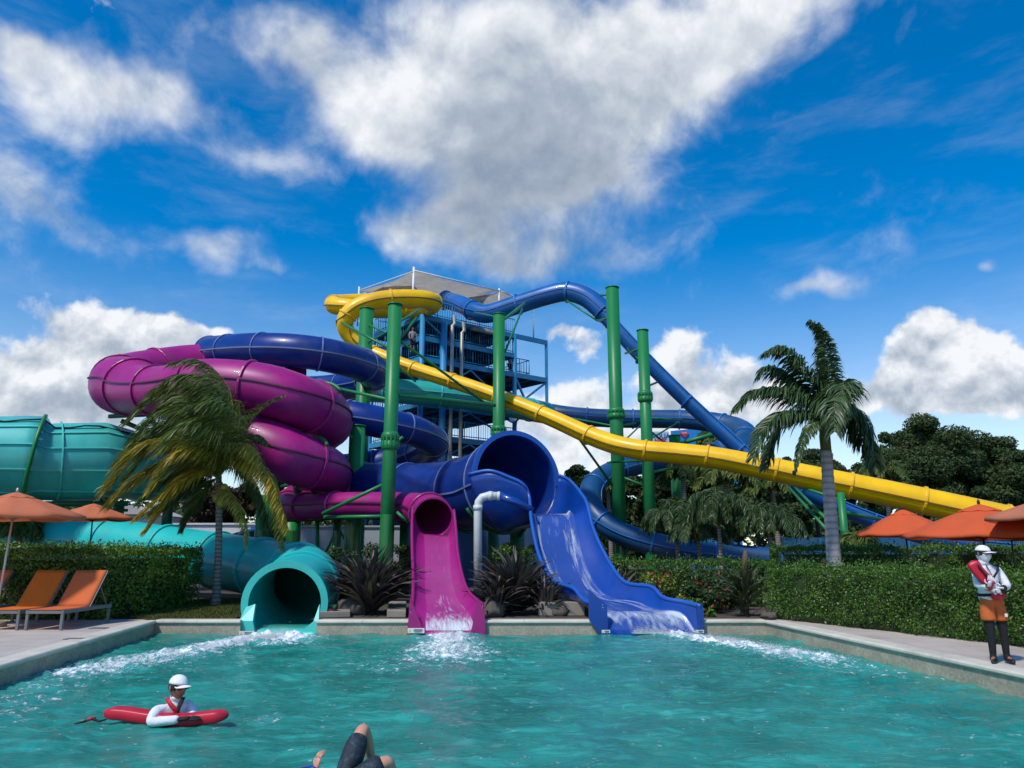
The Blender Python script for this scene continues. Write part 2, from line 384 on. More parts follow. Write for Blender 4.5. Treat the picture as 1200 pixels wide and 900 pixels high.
world = bpy.data.worlds.new('World'); scene.world = world; world.use_nodes = True
wn, wl = world.node_tree.nodes, world.node_tree.links
bg = wn['Background']; bg.inputs['Strength'].default_value = 0.14
def W(op, *a, clamp=False):
    n = wn.new('ShaderNodeMath'); n.operation = op; n.use_clamp = clamp
    for i, x in enumerate(a):
        if isinstance(x, (int, float)): n.inputs[i].default_value = x
        else: wl.new(x, n.inputs[i])
    return n.outputs[0]
def WV(op, *a):
    n = wn.new('ShaderNodeVectorMath'); n.operation = op
    for i, x in enumerate(a):
        if isinstance(x, (tuple, list, Vector)): n.inputs[i].default_value = tuple(x)
        elif isinstance(x, (int, float)): n.inputs['Scale'].default_value = x
        else: wl.new(x, n.inputs[i])
    return n.outputs[0]
def smooth(x, a, b):
    n = wn.new('ShaderNodeMapRange'); n.interpolation_type = 'SMOOTHSTEP'
    n.inputs[1].default_value = a; n.inputs[2].default_value = b
    wl.new(x, n.inputs[0]); return n.outputs[0]
sky = wn.new('ShaderNodeTexSky'); sky.sky_type = 'NISHITA'; sky.sun_disc = False
sky.sun_elevation = SUN_EL; sky.sun_rotation = SUN_AZ
sky.air_density = 1.0; sky.dust_density = 0.3; sky.ozone_density = 3.5; sky.altitude = 0
hs = wn.new('ShaderNodeHueSaturation'); hs.inputs['Saturation'].default_value = 1.45; hs.inputs['Value'].default_value = 0.86
wl.new(sky.outputs[0], hs.inputs['Color'])
_HS = hs

tc = wn.new('ShaderNodeTexCoord'); D = tc.outputs['Generated']
sp = wn.new('ShaderNodeSeparateXYZ'); wl.new(D, sp.inputs[0])
az = W('ARCTAN2', sp.outputs[0], sp.outputs[1]); el = W('ARCSINE', sp.outputs[2])
wl.new(W('MULTIPLY_ADD', smooth(el, .08, .40), .55, .92), _HS.inputs['Saturation'])
def cloud_noise(vec, scale, detail, rough, dist=0.0):
    n = wn.new('ShaderNodeTexNoise'); n.inputs['Scale'].default_value = scale; n.inputs['Detail'].default_value = detail
    n.inputs['Roughness'].default_value = rough; n.inputs['Distortion'].default_value = dist
    wl.new(vec, n.inputs['Vector']); return n
# slow warp so that no cloud has a tidy outline
wpn = cloud_noise(D, 5.0, 4, 0.55)
wv = WV('SUBTRACT', wpn.outputs['Color'], (0.5, 0.5, 0.5))
waz = wn.new('ShaderNodeSeparateXYZ'); wl.new(wv, waz.inputs[0])
azw = W('MULTIPLY_ADD', waz.outputs[0], 0.22, az); elw = W('MULTIPLY_ADD', waz.outputs[1], 0.16, el)
def ang(px, py):
    d = ray(px, py).normalized(); return math.atan2(d.x, d.y), math.asin(d.z)
def blob(px, py, rx, ry, s, rot=0):
    """one soft bank of cloud standing in the direction of a photo point"""
    a0, e0 = ang(px, py); ra = abs(ang(px + rx, py)[0] - ang(px - rx, py)[0]) / 2; re = abs(ang(px, py - ry)[1] - ang(px, py + ry)[1]) / 2
    x = W('SUBTRACT', azw, a0); y = W('SUBTRACT', elw, e0)
    c, si = math.cos(rad(rot)), math.sin(rad(rot))
    xr = W('MULTIPLY_ADD', x, c / ra, W('MULTIPLY', y, si / ra)); yr = W('MULTIPLY_ADD', x, -si / re, W('MULTIPLY', y, c / re))
    r2 = W('MULTIPLY_ADD', xr, xr, W('MULTIPLY', yr, yr))
    return W('MULTIPLY', W('EXPONENT', W('MULTIPLY', r2, -1.0)), s)
def add(*a):
    o = a[0]
    for b in a[1:]: o = W('ADD', o, b)
    return o
soft = [(66, 116, 130, 56, 1.1, -4), (190, 122, 78, 38, .85, -6), (20, 60, 50, 34, .75), (55, 238, 110, 32, .62), (245, 288, 70, 22, .66), (310, 326, 26, 12, .45),
        (335, 42, 56, 40, .75), (400, 95, 70, 50, .78), (455, 150, 60, 55, .9), (520, 60, 130, 80, .9), (640, 110, 150, 110, 1.15), (780, 60, 130, 80, 1.1), (900, 10, 100, 40, .95),
        (610, 215, 110, 60, 1.0), (520, 270, 85, 36, 1.0), (700, 190, 70, 60, .85), (450, 290, 40, 24, .8), (660, 310, 130, 34, .42), (600, 325, 50, 18, .4),
        (945, 350, 55, 13, .72), (1176, 310, 20, 12, .8), (340, 190, 60, 22, .36), (620, 300, 200, 40, .2)]
hard = [(60, 440, 100, 70, 1.2), (140, 400, 60, 32, .85), (215, 378, 52, 18, .9), (0, 480, 120, 50, .9), (430, 388, 34, 6, .6),
        (800, 420, 48, 42, .85), (745, 480, 100, 52, .8), (668, 410, 36, 20, .8), (885, 448, 46, 38, .95), (640, 480, 70, 34, .7),
        (1105, 425, 66, 46, 1.25), (1060, 468, 110, 26, .85), (1175, 455, 56, 34, .95), (560, 545, 240, 44, .7), (1000, 485, 50, 30, .42)]
f1 = cloud_noise(D, 7.5, 10, 0.58, 0.3); f2 = cloud_noise(D, 17.0, 10, 0.56, 0.15)
n_soft = W('MULTIPLY_ADD', W('SUBTRACT', f1.outputs['Fac'], .5), 1.75, W('MULTIPLY', W('SUBTRACT', f2.outputs['Fac'], .5), .55))
n_hard = W('MULTIPLY_ADD', W('SUBTRACT', f2.outputs['Fac'], .5), 1.9, W('MULTIPLY', W('SUBTRACT', f1.outputs['Fac'], .5), .6))
bs = add(*[blob(*b) for b in soft]); bh = add(*[blob(*b) for b in hard])
ds = W('ADD', W('MINIMUM', bs, 1.25), n_soft); dh = W('ADD', W('MINIMUM', bh, 1.3), n_hard)
a_s = smooth(ds, 0.12, 1.25); a_h = smooth(dh, 0.38, 0.76)
# thin veils everywhere
st = WV('MULTIPLY', D, (2.2, 2.2, 7.0)); f3 = cloud_noise(st, 2.2, 7, 0.62, 0.25)
veil = W('MULTIPLY', smooth(f3.outputs['Fac'], 0.48, 0.85), 0.16)
alpha = W('MAXIMUM', W('MAXIMUM', a_s, a_h), veil)
# relief: density here against density a little way towards the sun (overhead)
up = WV('ADD', D, (SUN_DIR.x * .012, SUN_DIR.y * .012, SUN_DIR.z * .022))
g1 = cloud_noise(up, 17.0, 6, 0.56, 0.15); g2 = cloud_noise(D, 17.0, 6, 0.56, 0.15)
relief = W('MULTIPLY', W('SUBTRACT', g2.outputs['Fac'], g1.outputs['Fac']), 2.0)
up2 = WV('ADD', D, (SUN_DIR.x * .03, SUN_DIR.y * .03, SUN_DIR.z * .05))
g3 = cloud_noise(up2, 7.5, 5, 0.58, 0.3); g4 = cloud_noise(D, 7.5, 5, 0.58, 0.3)
relief2 = W('MULTIPLY', W('SUBTRACT', g4.outputs['Fac'], g3.outputs['Fac']), 1.1)
dark = [(620, 185, 130, 80, .75), (530, 270, 110, 42, .6), (680, 120, 130, 60, .50), (720, 230, 80, 50, .3), (600, 240, 110, 50, .35), (50, 465, 100, 34, .85), (150, 440, 50, 24, .45), (1100, 470, 150, 16, .5),
        (1060, 430, 26, 18, .18), (800, 465, 90, 34, .3), (60, 245, 100, 30, .4), (680, 315, 140, 36, .55), (600, 325, 50, 20, .5), (590, 60, 70, 50, .25), (945, 352, 60, 14, .3), (245, 290, 70, 20, .3), (360, 70, 80, 50, .22), (670, 415, 40, 18, .25), (1176, 312, 20, 12, .3)]
dk = add(*[blob(*b) for b in dark])
lit = W('SUBTRACT', add(W('MULTIPLY_ADD', relief, W('MULTIPLY_ADD', a_h, .75, .28), .87), W('MULTIPLY', relief2, 1.25)), W('MULTIPLY', dk, .70))
lit = W('MINIMUM', W('MAXIMUM', lit, 0.0), 1.0)
cc = wn.new('ShaderNodeValToRGB'); e = cc.color_ramp.elements
e[0].position = 0.0; e[0].color = (1.5, 1.85, 2.4, 1); e[1].position = 1.0; e[1].color = (4.9, 5.0, 5.15, 1)
q = e.new(0.35); q.color = (2.2, 2.55, 3.05, 1); q = e.new(0.7); q.color = (3.5, 3.75, 4.1, 1)
wl.new(lit, cc.inputs[0])
mix = wn.new('ShaderNodeMix'); mix.data_type = 'RGBA'
wl.new(W('MULTIPLY', alpha, .97), mix.inputs[0]); wl.new(hs.outputs[0], mix.inputs[6]); wl.new(cc.outputs[0], mix.inputs[7])
wl.new(mix.outputs[2], bg.inputs['Color'])
world.cycles.sampling_method = 'MANUAL'; world.cycles.sample_map_resolution = 512

# ------------------------------------------------------------------ pool, water, ground
DECK = 0.30
FARY = 18.75
def edge_l(Y): return -8.62 + (18.75 - Y) * 0.147
def edge_r(Y): return 6.12 + (18.75 - Y) * 0.114
SPL = [  # white water: start, end (photo points on the water), half width at both ends, strength
    (gz(315, 744, 0), gz(100, 786, 0), .45, 1.0, 1.0), (gz(340, 746, 0), gz(330, 752, 0), .8, .8, 1.1),
    (gz(526, 743, 0), gz(526, 768, 0), .55, 1.1, 1.05), (gz(540, 765, 0), gz(470, 778, 0), .9, 1.1, .45),
    (gz(735, 735, 0), gz(960, 770, 0), .30, .75, 1.15), (gz(900, 758, 0), gz(1010, 784, 0), .6, .9, .55),
    (gz(385, 900, 0), gz(470, 893, 0), .12, .15, .34), (gz(120, 849, 0), gz(270, 851, 0), .10, .12, .30), (gz(60, 800, 0), gz(0, 835, 0), .8, 1.0, .35), (gz(310, 846, 0), gz(316, 838, 0), .12, .2, .5), (gz(1045, 772, 0), gz(1060, 776, 0), .2, .3, .5)]
def foam_at(x, y):
    f = np.zeros_like(x)
    for a, b, w0, w1, s in SPL:
        dx, dy = b.x - a.x, b.y - a.y; L2 = dx * dx + dy * dy
        t = np.clip(((x - a.x) * dx + (y - a.y) * dy) / L2, 0, 1)
        d = np.hypot(x - a.x - t * dx, y - a.y - t * dy); w = w0 + (w1 - w0) * t
        f = np.maximum(f, s * (1 - .35 * t) * np.exp(-(d / w) ** 2 * 1.3))
    return f
ny, nx = 420, 420
ys = 3.0 + (FARY - .12 - 3.0) * (np.linspace(0, 1, ny) ** 1.15)
Yg = np.repeat(ys[:, None], nx, 1)
tt = np.linspace(0, 1, nx)[None, :]
Xg = (edge_l(Yg) - .12) * (1 - tt) + (edge_r(Yg) + .12) * tt
Zg = np.zeros_like(Xg)
wr = np.random.default_rng(3)
fo = foam_at(Xg, Yg)
for i in range(64):
    lam = 0.18 * (2.0 / 0.18) ** wr.random(); th = wr.normal(1.9, .95); k = 2 * math.pi / lam
    wob = 0.35 * np.sin(Xg * .9 * wr.random() + Yg * wr.random() + wr.random() * 6)
    ph = k * (Xg * math.cos(th) + Yg * math.sin(th)) + wr.random() * 6.28 + wob * 2.2
    amp = 0.0058 * lam ** .75 * (0.6 + wr.random())
    env = 0.6 + 0.4 * np.sin(Xg * (.3 + wr.random()) + wr.random() * 6) * np.sin(Yg * (.3 + wr.random()) + wr.random() * 6)
    s_ = np.sin(ph); Zg += amp * env * (s_ + .35 * (1 - 2 * np.abs(np.sin(ph / 2 + .4))))
nz = np.array([[mnoise.noise((x * 5.5, y * 5.5, 0.3)) + .5 * mnoise.noise((x * 13, y * 13, 4.1)) for x, y in zip(xr, yr)] for xr, yr in zip(Xg, Yg)])
Zg += fo * (0.045 + 0.10 * nz) + nz * .006
verts = np.stack([Xg, Yg, Zg], -1).reshape(-1, 3)
ii = np.arange(ny * nx).reshape(ny, nx)
faces = np.stack([ii[:-1, :-1], ii[:-1, 1:], ii[1:, 1:], ii[1:, :-1]], -1).reshape(-1, 4)
mw, nt, b = new_mat('pool water'); N, L = nt.nodes, nt.links
tcw = N.new('ShaderNodeTexCoord')
at_ = N.new('ShaderNodeAttribute'); at_.attribute_name = 'foam'
def nn(scale, det, rough=.55, dist=0.0, vec=None, sc=None):
    n = N.new('ShaderNodeTexNoise'); n.inputs['Scale'].default_value = scale; n.inputs['Detail'].default_value = det
    n.inputs['Roughness'].default_value = rough; n.inputs['Distortion'].default_value = dist
    v = tcw.outputs['Object']
    if sc:
        mp = N.new('ShaderNodeMapping'); mp.inputs['Scale'].default_value = sc; L.new(v, mp.inputs[0]); v = mp.outputs[0]
    L.new(v, n.inputs['Vector']); return n
def ramp(x, a, b_, lo=0., hi=1.):
    n = N.new('ShaderNodeMapRange'); n.interpolation_type = 'SMOOTHSTEP'
    n.inputs[1].default_value = a; n.inputs[2].default_value = b_; n.inputs[3].default_value = lo; n.inputs[4].default_value = hi
    L.new(x, n.inputs[0]); return n.outputs[0]
def mixc(f, a, b_):
    n = N.new('ShaderNodeMix'); n.data_type = 'RGBA'
    for x, i in ((f, 0), (a, 6), (b_, 7)):
        if isinstance(x, tuple): n.inputs[i].default_value = (*x, 1)
        elif isinstance(x, float): n.inputs[i].default_value = x
        else: L.new(x, n.inputs[i])
    return n.outputs[2]
def ma(op, a, b_):
    n = N.new('ShaderNodeMath'); n.operation = op
    for i, x in enumerate((a, b_)):
        if isinstance(x, (int, float)): n.inputs[i].default_value = x
        else: L.new(x, n.inputs[i])
    return n.outputs[0]
big = nn(.55, 5, .6, .6); med = nn(1.7, 6, .62, 1.2, sc=(.55, 1.6, 1)); fine = nn(9, 7, .62, .5, sc=(.7, 1.6, 1))
base = mixc(ramp(big.outputs['Fac'], .3, .7), (0.009, 0.165, 0.135), (0.017, 0.275, 0.222))
base = mixc(ramp(med.outputs['Fac'], .50, .70, 0, .75), base, (0.032, 0.41, 0.345))
fn = nn(5.5, 9, .68, .6); fn2 = nn(22, 5, .7)
tex = ma('ADD', ma('MULTIPLY', fn.outputs['Fac'], .75), ma('MULTIPLY', fn2.outputs['Fac'], .35))
fm = ramp(ma('ADD', at_.outputs['Fac'], ma('MULTIPLY', ma('SUBTRACT', tex, .55), 4.2)), .34, 1.0)
milk = ramp(at_.outputs['Fac'], .05, .7, 0, .45)
base = mixc(milk, base, (0.10, 0.42, 0.44))
base = mixc(fm, base, (0.86, 0.90, 0.91))
L.new(base, b.inputs['Base Color'])
L.new(ramp(fm, 0, 1, .07, .7), b.inputs['Roughness'])
b.inputs['IOR'].default_value = 1.33
bp = N.new('ShaderNodeBump'); bp.inputs['Strength'].default_value = .5; bp.inputs['Distance'].default_value = .035
L.new(ma('ADD', fine.outputs['Fac'], ma('MULTIPLY', tex, ma('MULTIPLY', fm, 2.0))), bp.inputs['Height']); L.new(bp.outputs[0], b.inputs['Normal'])
wo = np_mesh('pool_water', verts, faces, mw, smooth=True); tag(wo, kind='structure')
fa = wo.data.attributes.new('foam', 'FLOAT', 'POINT'); fa.data.foreach_set('value', fo.astype(np.float32).ravel())

# ground: one sheet round the pool, out to the horizon
def poly(name, pts, z, mat, kind='structure'):
    mb = MB(); mb.add([(x, y, z) for x, y in pts], [tuple(range(len(pts)))]); o = mb.build(name, mat); return tag(o, kind=kind)
mg = surf('ground', (0.070, 0.062, 0.045), 0.95, 0.4, 0.6, bump=0.5, bscale=12)
g = MB(); z = DECK - .02
TX0, TX1, TY1 = -6.95, -4.97, 24.5; Y0_ = FARY + .35
for q in ([(-1500, Y0_), (TX0, Y0_), (TX0, TY1), (-1500, TY1)], [(TX1, Y0_), (1500, Y0_), (1500, TY1), (TX1, TY1)], [(-1500, TY1), (TX0, TY1), (TX1, TY1), (1500, TY1), (1500, 2500), (-1500, 2500)]):
    g.add([(x, y, z) for x, y in q], [tuple(range(len(q)))])
g.add([(TX0, Y0_, -.5), (TX1, Y0_, -.5), (TX1, TY1, -.5), (TX0, TY1, -.5), (TX0, Y0_, z), (TX1, Y0_, z), (TX1, TY1, z), (TX0, TY1, z)], [(0, 1, 2, 3), (1, 5, 6, 2), (2, 6, 7, 3), (3, 7, 4, 0)])
g.add([(-1500, -300, z), (edge_l(-5) - .3, -300, z), (edge_l(-5) - .3, -5, z), (edge_l(FARY) - .3, FARY + .35, z), (-1500, FARY + .35, z)], [(0, 1, 2, 3, 4)])
g.add([(1500, -300, z), (1500, FARY + .35, z), (edge_r(FARY) + .3, FARY + .35, z), (edge_r(-5) + .3, -5, z), (edge_r(-5) + .3, -300, z)], [(0, 1, 2, 3, 4)])
tag(g.build('ground', mg), kind='structure')
# decks with joints
def deck_mat():
    m = M['deck'].copy(); m.name = 'paved stone deck'; nt = m.node_tree; N, L = nt.nodes, nt.links
    b = N['Principled BSDF']; t = N.new('ShaderNodeTexCoord'); br = N.new('ShaderNodeTexBrick')
    br.inputs['Scale'].default_value = 1.0; br.inputs['Mortar Size'].default_value = .007; br.inputs['Brick Width'].default_value = .9; br.inputs['Row Height'].default_value = .6
    br.inputs['Color1'].default_value = (1, 1, 1, 1); br.inputs['Color2'].default_value = (.86, .85, .83, 1); br.inputs['Mortar'].default_value = (.55, .52, .48, 1)
    L.new(t.outputs['Object'], br.inputs['Vector'])
    src = b.inputs['Base Color'].links[0].from_socket
    mx = N.new('ShaderNodeMix'); mx.data_type = 'RGBA'; mx.blend_type = 'MULTIPLY'; mx.inputs[0].default_value = .8
    L.new(src, mx.inputs[6]); L.new(br.outputs['Color'], mx.inputs[7]); L.new(mx.outputs[2], b.inputs['Base Color'])
    return m
dm = deck_mat()
CW = 0.34
poly('pool_deck', [(-30, -3), (edge_l(-3) - CW, -3), (edge_l(FARY) - CW, FARY), (edge_l(FARY) - CW, FARY + .3), (-30, FARY + .3)], DECK - .004, dm)
poly('pool_deck', [(edge_r(-3) + CW, -3), (30, -3), (30, 7.2), (11.5, 7.2), (7.35, FARY - .0), (7.1, FARY + .3), (edge_r(FARY) + CW, FARY + .3)], DECK - .004, dm)
# pool walls and the coping on top of them
def wall_run(name, pts, mat, z0, z1, t, side=1):
    pass
walls = MB(); cop = MB()
def run(mbw, mbc, A, B, nrm):
    A, B, nrm = Vector(A), Vector(B), Vector(nrm)
    # wall face
    a0, b0 = A - nrm * .0, B - nrm * .0
    q = [Vector((*A, -.9)), Vector((*B, -.9)), Vector((*B, DECK - .07)), Vector((*A, DECK - .07))]
    o = Vector((nrm.x, nrm.y, 0)) * .3
    mbw.add(q + [p + o for p in q], [(0, 1, 2, 3), (7, 6, 5, 4), (0, 4, 5, 1), (3, 2, 6, 7), (1, 5, 6, 2), (0, 3, 7, 4)])
    # bull-nosed coping, cut into stones
    d = (B - A); Ln = d.length; d.normalize(); n = max(1, round(Ln / .9)); s = Ln / n
    for i in range(n):
        p0 = A + d * (i * s + .004); p1 = A + d * ((i + 1) * s - .004)
        prof = [(-.03, -.07), (-.045, -.05), (-.045, -.02), (-.03, .0), (-.01, .008), (CW, .008), (CW, -.07)]
        rows = []
        for p in (p0, p1):
            rows.append([Vector((p.x + nrm.x * u, p.y + nrm.y * u, DECK + w)) for u, w in prof])
        k = len(mbc.v); m = len(prof)
        mbc.add(rows[0] + rows[1], [(j, (j + 1) % m, (j + 1) % m + m, j + m) for j in range(m)] + [tuple(range(m))[::-1], tuple(range(m, 2 * m))])
tl = Vector((-math.cos(math.atan(.147)), -math.sin(math.atan(.147)))); trn = Vector((math.cos(math.atan(.114)), -math.sin(math.atan(.114))))
run(walls, cop, (edge_l(-3), -3), (edge_l(FARY), FARY), tl)
run(walls, cop, (edge_r(FARY), FARY), (edge_r(-3), -3), trn)
XG = [(gz(x0, 728, DECK).x * FARY / gz(x0, 728, DECK).y, gz(x1, 728, DECK).x * FARY / gz(x1, 728, DECK).y) for x0, x1 in ((178, 282), (371, 479), (567, 709), (823, 902))]
XG[0] = (edge_l(FARY) - .02, XG[0][1]); XG[3] = (XG[3][0], edge_r(FARY) + .02)
for a, c in XG: run(walls, cop, (a, FARY), (c, FARY), (0, 1))
# pool wall behind the slide ends (below the coping)
def tile_mat():
    m = surf('small stone wall tiles', (0.40, 0.36, 0.265), .6, .18, 3, bump=.2, bscale=50, grime=.4)
    nt = m.node_tree; N, L = nt.nodes, nt.links; b = N['Principled BSDF']
    t = N.new('ShaderNodeTexCoord'); vo = N.new('ShaderNodeTexVoronoi'); vo.inputs['Scale'].default_value = 26
    L.new(t.outputs['Object'], vo.inputs['Vector'])
    r = N.new('ShaderNodeMapRange'); r.inputs[3].default_value = .72; r.inputs[4].default_value = 1.15; L.new(vo.outputs['Color'], r.inputs[0])
    src = b.inputs['Base Color'].links[0].from_socket
    mx = N.new('ShaderNodeMix'); mx.data_type = 'RGBA'; mx.blend_type = 'MULTIPLY'; mx.inputs[0].default_value = 1
    L.new(src, mx.inputs[6]); L.new(r.outputs[0], mx.inputs[7]); L.new(mx.outputs[2], b.inputs['Base Color']); return m
tag(walls.build('pool_wall', tile_mat()), kind='structure')
tag(cop.build('pool_coping', M['coping']), kind='structure')
lw = MB()
lw.box((-1, FARY + .2, -.5), (16, .16, .9)); tag(lw.build('pool_back_wall', M['concrete']), kind='structure')
poly('planting_bed', [(TX1 + .01, FARY + .34), (7.0, FARY + .34), (9.5, 24), (12, 40), (-8.2, 40), (-8.2, TY1 + .02), (TX1 + .01, TY1 + .02)], DECK - .006, M['soil'])
poly('planting_bed', [(-8.3, FARY + .34), (TX0 - .01, FARY + .34), (TX0 - .01, TY1 + .02), (-8.21, TY1 + .02), (-8.21, 40), (-22, 40), (-14, 24)], DECK - .006, M['soil'])
# ------------------------------------------------------------------ slides
def path_px(pts, seg=10, step=0.22):
    """control points (photo col, photo row, depth, radius) -> evenly spaced world path with radius"""
    P = [(*at(p[0], p[1], p[2]), p[3]) for p in pts]
    S, L = resample(spline(P, seg), step); return S, L
def ring_pts(c, s, u, r, a0, a1, n, close):
    aa = np.linspace(a0, a1, n, endpoint=not close)
    return [tuple(c + s * math.cos(a) * r + u * math.sin(a) * r) for a in aa]
def slide_tube(root, S, mat, lip, part='tube', a0=0.0, a1=2 * math.pi, n=30, wall=0.05, ring_every=2.6, ring_h=0.075, ring_w=0.10, seams=(0.0, math.pi), seam_mat=None, ring_off=0.0, ring_name='flange', open_lip=True):
    P, r = S[:, :3], S[:, 3]
    T, Sd, U = frames(P)
    close = abs(a1 - a0 - 2 * math.pi) < 1e-6
    mb = MB(); m = len(P)
    outer = [ring_pts(P[i], Sd[i], U[i], r[i], a0, a1, n, close) for i in range(m)]
    inner = [ring_pts(P[i], Sd[i], U[i], r[i] - wall, a0, a1, n, close) for i in range(m)]
    mb.grid(outer, close=close); mb.grid([list(reversed(q)) for q in inner], close=close)
    for i in (0, m - 1): mb.grid([outer[i], inner[i]] if i else [inner[i], outer[i]], smooth=False, close=close)
    if not close:
        for j in (0, -1): mb.grid([[outer[i][j], inner[i][j]] for i in range(m)], smooth=False)
    t = mb.build(part, mat, root)
    # flanges at the joints
    d = np.r_[0, np.cumsum(np.linalg.norm(np.diff(P, axis=0), axis=1))]
    x = ring_off
    while x < d[-1] - 0.05:
        i = int(np.argmin(np.abs(d - x))); fb = MB()
        prof = [(-ring_w / 2, .006), (-ring_w / 2, ring_h * .8), (-ring_w * .3, ring_h), (ring_w * .3, ring_h), (ring_w / 2, ring_h * .8), (ring_w / 2, .006)]
        rows = []
        for a in np.linspace(a0, a1, n, endpoint=not close):
            rad_ = Sd[i] * math.cos(a) + U[i] * math.sin(a)
            rows.append([tuple(P[i] + rad_ * (r[i] + h) + T[i] * w) for w, h in prof])
        if close: rows.append(rows[0])
        fb.grid(rows, smooth=False); fb.build(ring_name, lip, root)
        x += ring_every
    # long seams down the sides
    if seams:
        sb = MB()
        for a in seams:
            rows = []
            for i in range(m):
                rad_ = Sd[i] * math.cos(a) + U[i] * math.sin(a); tan_ = -Sd[i] * math.sin(a) + U[i] * math.cos(a)
                c = P[i] + rad_ * r[i]
                rows.append([tuple(c - tan_ * .028), tuple(c - tan_ * .028 + rad_ * .055), tuple(c + tan_ * .028 + rad_ * .055), tuple(c + tan_ * .028)])
            sb.grid(rows, smooth=False)
        sb.build('seam', seam_mat or lip, root)
    return t
def slide_root(name, px, py, Y, label, group=None):
    p = at(px, py, Y); return empty(name, (p.x, p.y, DECK), label, 'water slide', group)

# --- pink spiral
r_pink = slide_root('spiral_slide', 507, 700, 22, 'magenta enclosed tube slide coiling behind the windblown palm, ending in a pink chute')
PK = [(345, 440, 34, 1.1), (250, 430, 34.5, 1.1), (178, 438, 32.6, 1.10), (142, 450, 30.6, 1.20), (156, 453, 29.4, 1.18), (166, 457, 28.3, .98), (196, 457, 27.0, .92), (245, 452, 26.2, .98), (305, 456, 25.9, .94), (350, 470, 26.2, .95), (380, 487, 27.8, 1.0),
      (368, 506, 30.5, 1.0), (305, 512, 32, 1.0), (245, 505, 31, 1.0), (228, 504, 28.8, 1.0), (262, 508, 27.0, 1.02), (310, 522, 26.3, 1.02), (352, 540, 26.3, .92), (386, 553, 27.6, .80), (380, 572, 30, .7), (345, 585, 31.2, .6),
      (338, 593, 29.6, .52), (366, 594, 27.6, .46), (400, 592, 26.4, .45), (445, 592, 25.7, .45), (484, 595, 24.9, .50), (504, 602, 23.7, .60), (507.5, 607, 22.6, .62)]
S, _ = path_px(PK)
slide_tube(r_pink, S, M['pink'], M['pink_lip'], ring_every=2.3, ring_h=.075, ring_w=.10, seams=(0.12, math.pi - .12), seam_mat=M['pink_seam'])

P_, r_ = S[:, :3], S[:, 3]; T_, Sd_, U_ = frames(P_)
for px_, py_, Y_ in ((371, 478, 27.2), (362, 545, 26.6)):
    i = int(np.argmin(np.linalg.norm(P_ - np.array(at(px_, py_, Y_)), axis=1))); hb = MB()
    hb.tube([tuple(P_[i] + (Sd_[i] * math.cos(a) + U_[i] * math.sin(a)) * (r_[i] + .10)) for a in np.linspace(rad(40), rad(125), 12)], .07, 8); hb.build('support_hoop', M['green'], r_pink)

def chute(root, rows, mat, lip, name='chute', seg=6, flat=.0, solid=.05, lipr=.045, nprof=26, depthk=1.0, rims=True):
    """open flume: rows of (L rim, R rim, floor L, floor R) photo points at a depth (L, fl, fr, R depths may differ)"""
    P = []
    for (L, Rr, fl, fr, Y) in rows:
        Ys = Y if isinstance(Y, tuple) else (Y, Y, Y, Y)
        a, b_, c, d = at(*L, Ys[0]), at(*fl, Ys[1]), at(*fr, Ys[2]), at(*Rr, Ys[3])
        P.append([*a, *b_, *c, *d])
    P = spline(P, seg); grid = []; Ls = []; Rs = []
    for q in P:
        a, b_, c, d = (Vector(q[i:i + 3]) for i in (0, 3, 6, 9)); row = []
        k = nprof // 3
        for j in range(k):      # left wall: bezier hugging the vertical then the floor
            t = j / k; h = Vector((a.x * .72 + b_.x * .28, a.y * .72 + b_.y * .28, b_.z * .78 + a.z * .22))
            row.append(a * (1 - t) ** 2 + h * (2 * t * (1 - t)) + b_ * t * t)
        for j in range(k):
            t = j / k; row.append(b_ * (1 - t) + c * t)
        for j in range(k + 1):
            t = j / k; h = Vector((d.x * .72 + c.x * .28, d.y * .72 + c.y * .28, c.z * .78 + d.z * .22))
            row.append(c * (1 - t) ** 2 + h * (2 * t * (1 - t)) + d * t * t)
        grid.append([tuple(v) for v in row]); Ls.append(a); Rs.append(d)
    mb = MB(); mb.grid(grid); o = mb.build(name, mat, root, solid=solid, soff=0)
    global LAST_GRID; LAST_GRID = grid
    if rims:
        for line in (Ls, Rs):
            rb = MB(); rb.tube([p + Vector((0, 0, .01)) for p in line], lipr, 8); rb.build('rim', lip, root)
    return o
chute(r_pink, [((484, 594), (532, 598), (496, 626), (524, 628), 22.7), ((483, 612), (534, 618), (497, 634), (523, 636), 22.2), ((483, 640), (536, 645), (498, 655), (523, 656), 21.4),
               ((484, 668), (541, 672), (498, 682), (524, 683), 20.6), ((484, 692), (548, 692), (499, 705), (530, 706), 19.8), ((483, 708), (558, 703), (500, 718), (540, 719), 19.2), ((482, 712), (562, 706), (499, 724), (545, 725), 19.02), ((481, 716), (566, 709), (499, 745), (552, 745), 18.62)],
      M['pink'], M['pink_lip'], solid=.03)
GRID_PINK = LAST_GRID
fb = MB()   # flared ends either side of the outlet
for pts in ([(481, 700), (499, 745), (477, 745), (479, 722)], [(560, 702), (568, 716), (569, 745), (551, 745)]):
    fb = MB(); fb.add([at(x, y, 18.66) for x, y in pts], [(0, 1, 2, 3)]); fb.build('end_panel', M['pink_lip'], r_pink, solid=.08)
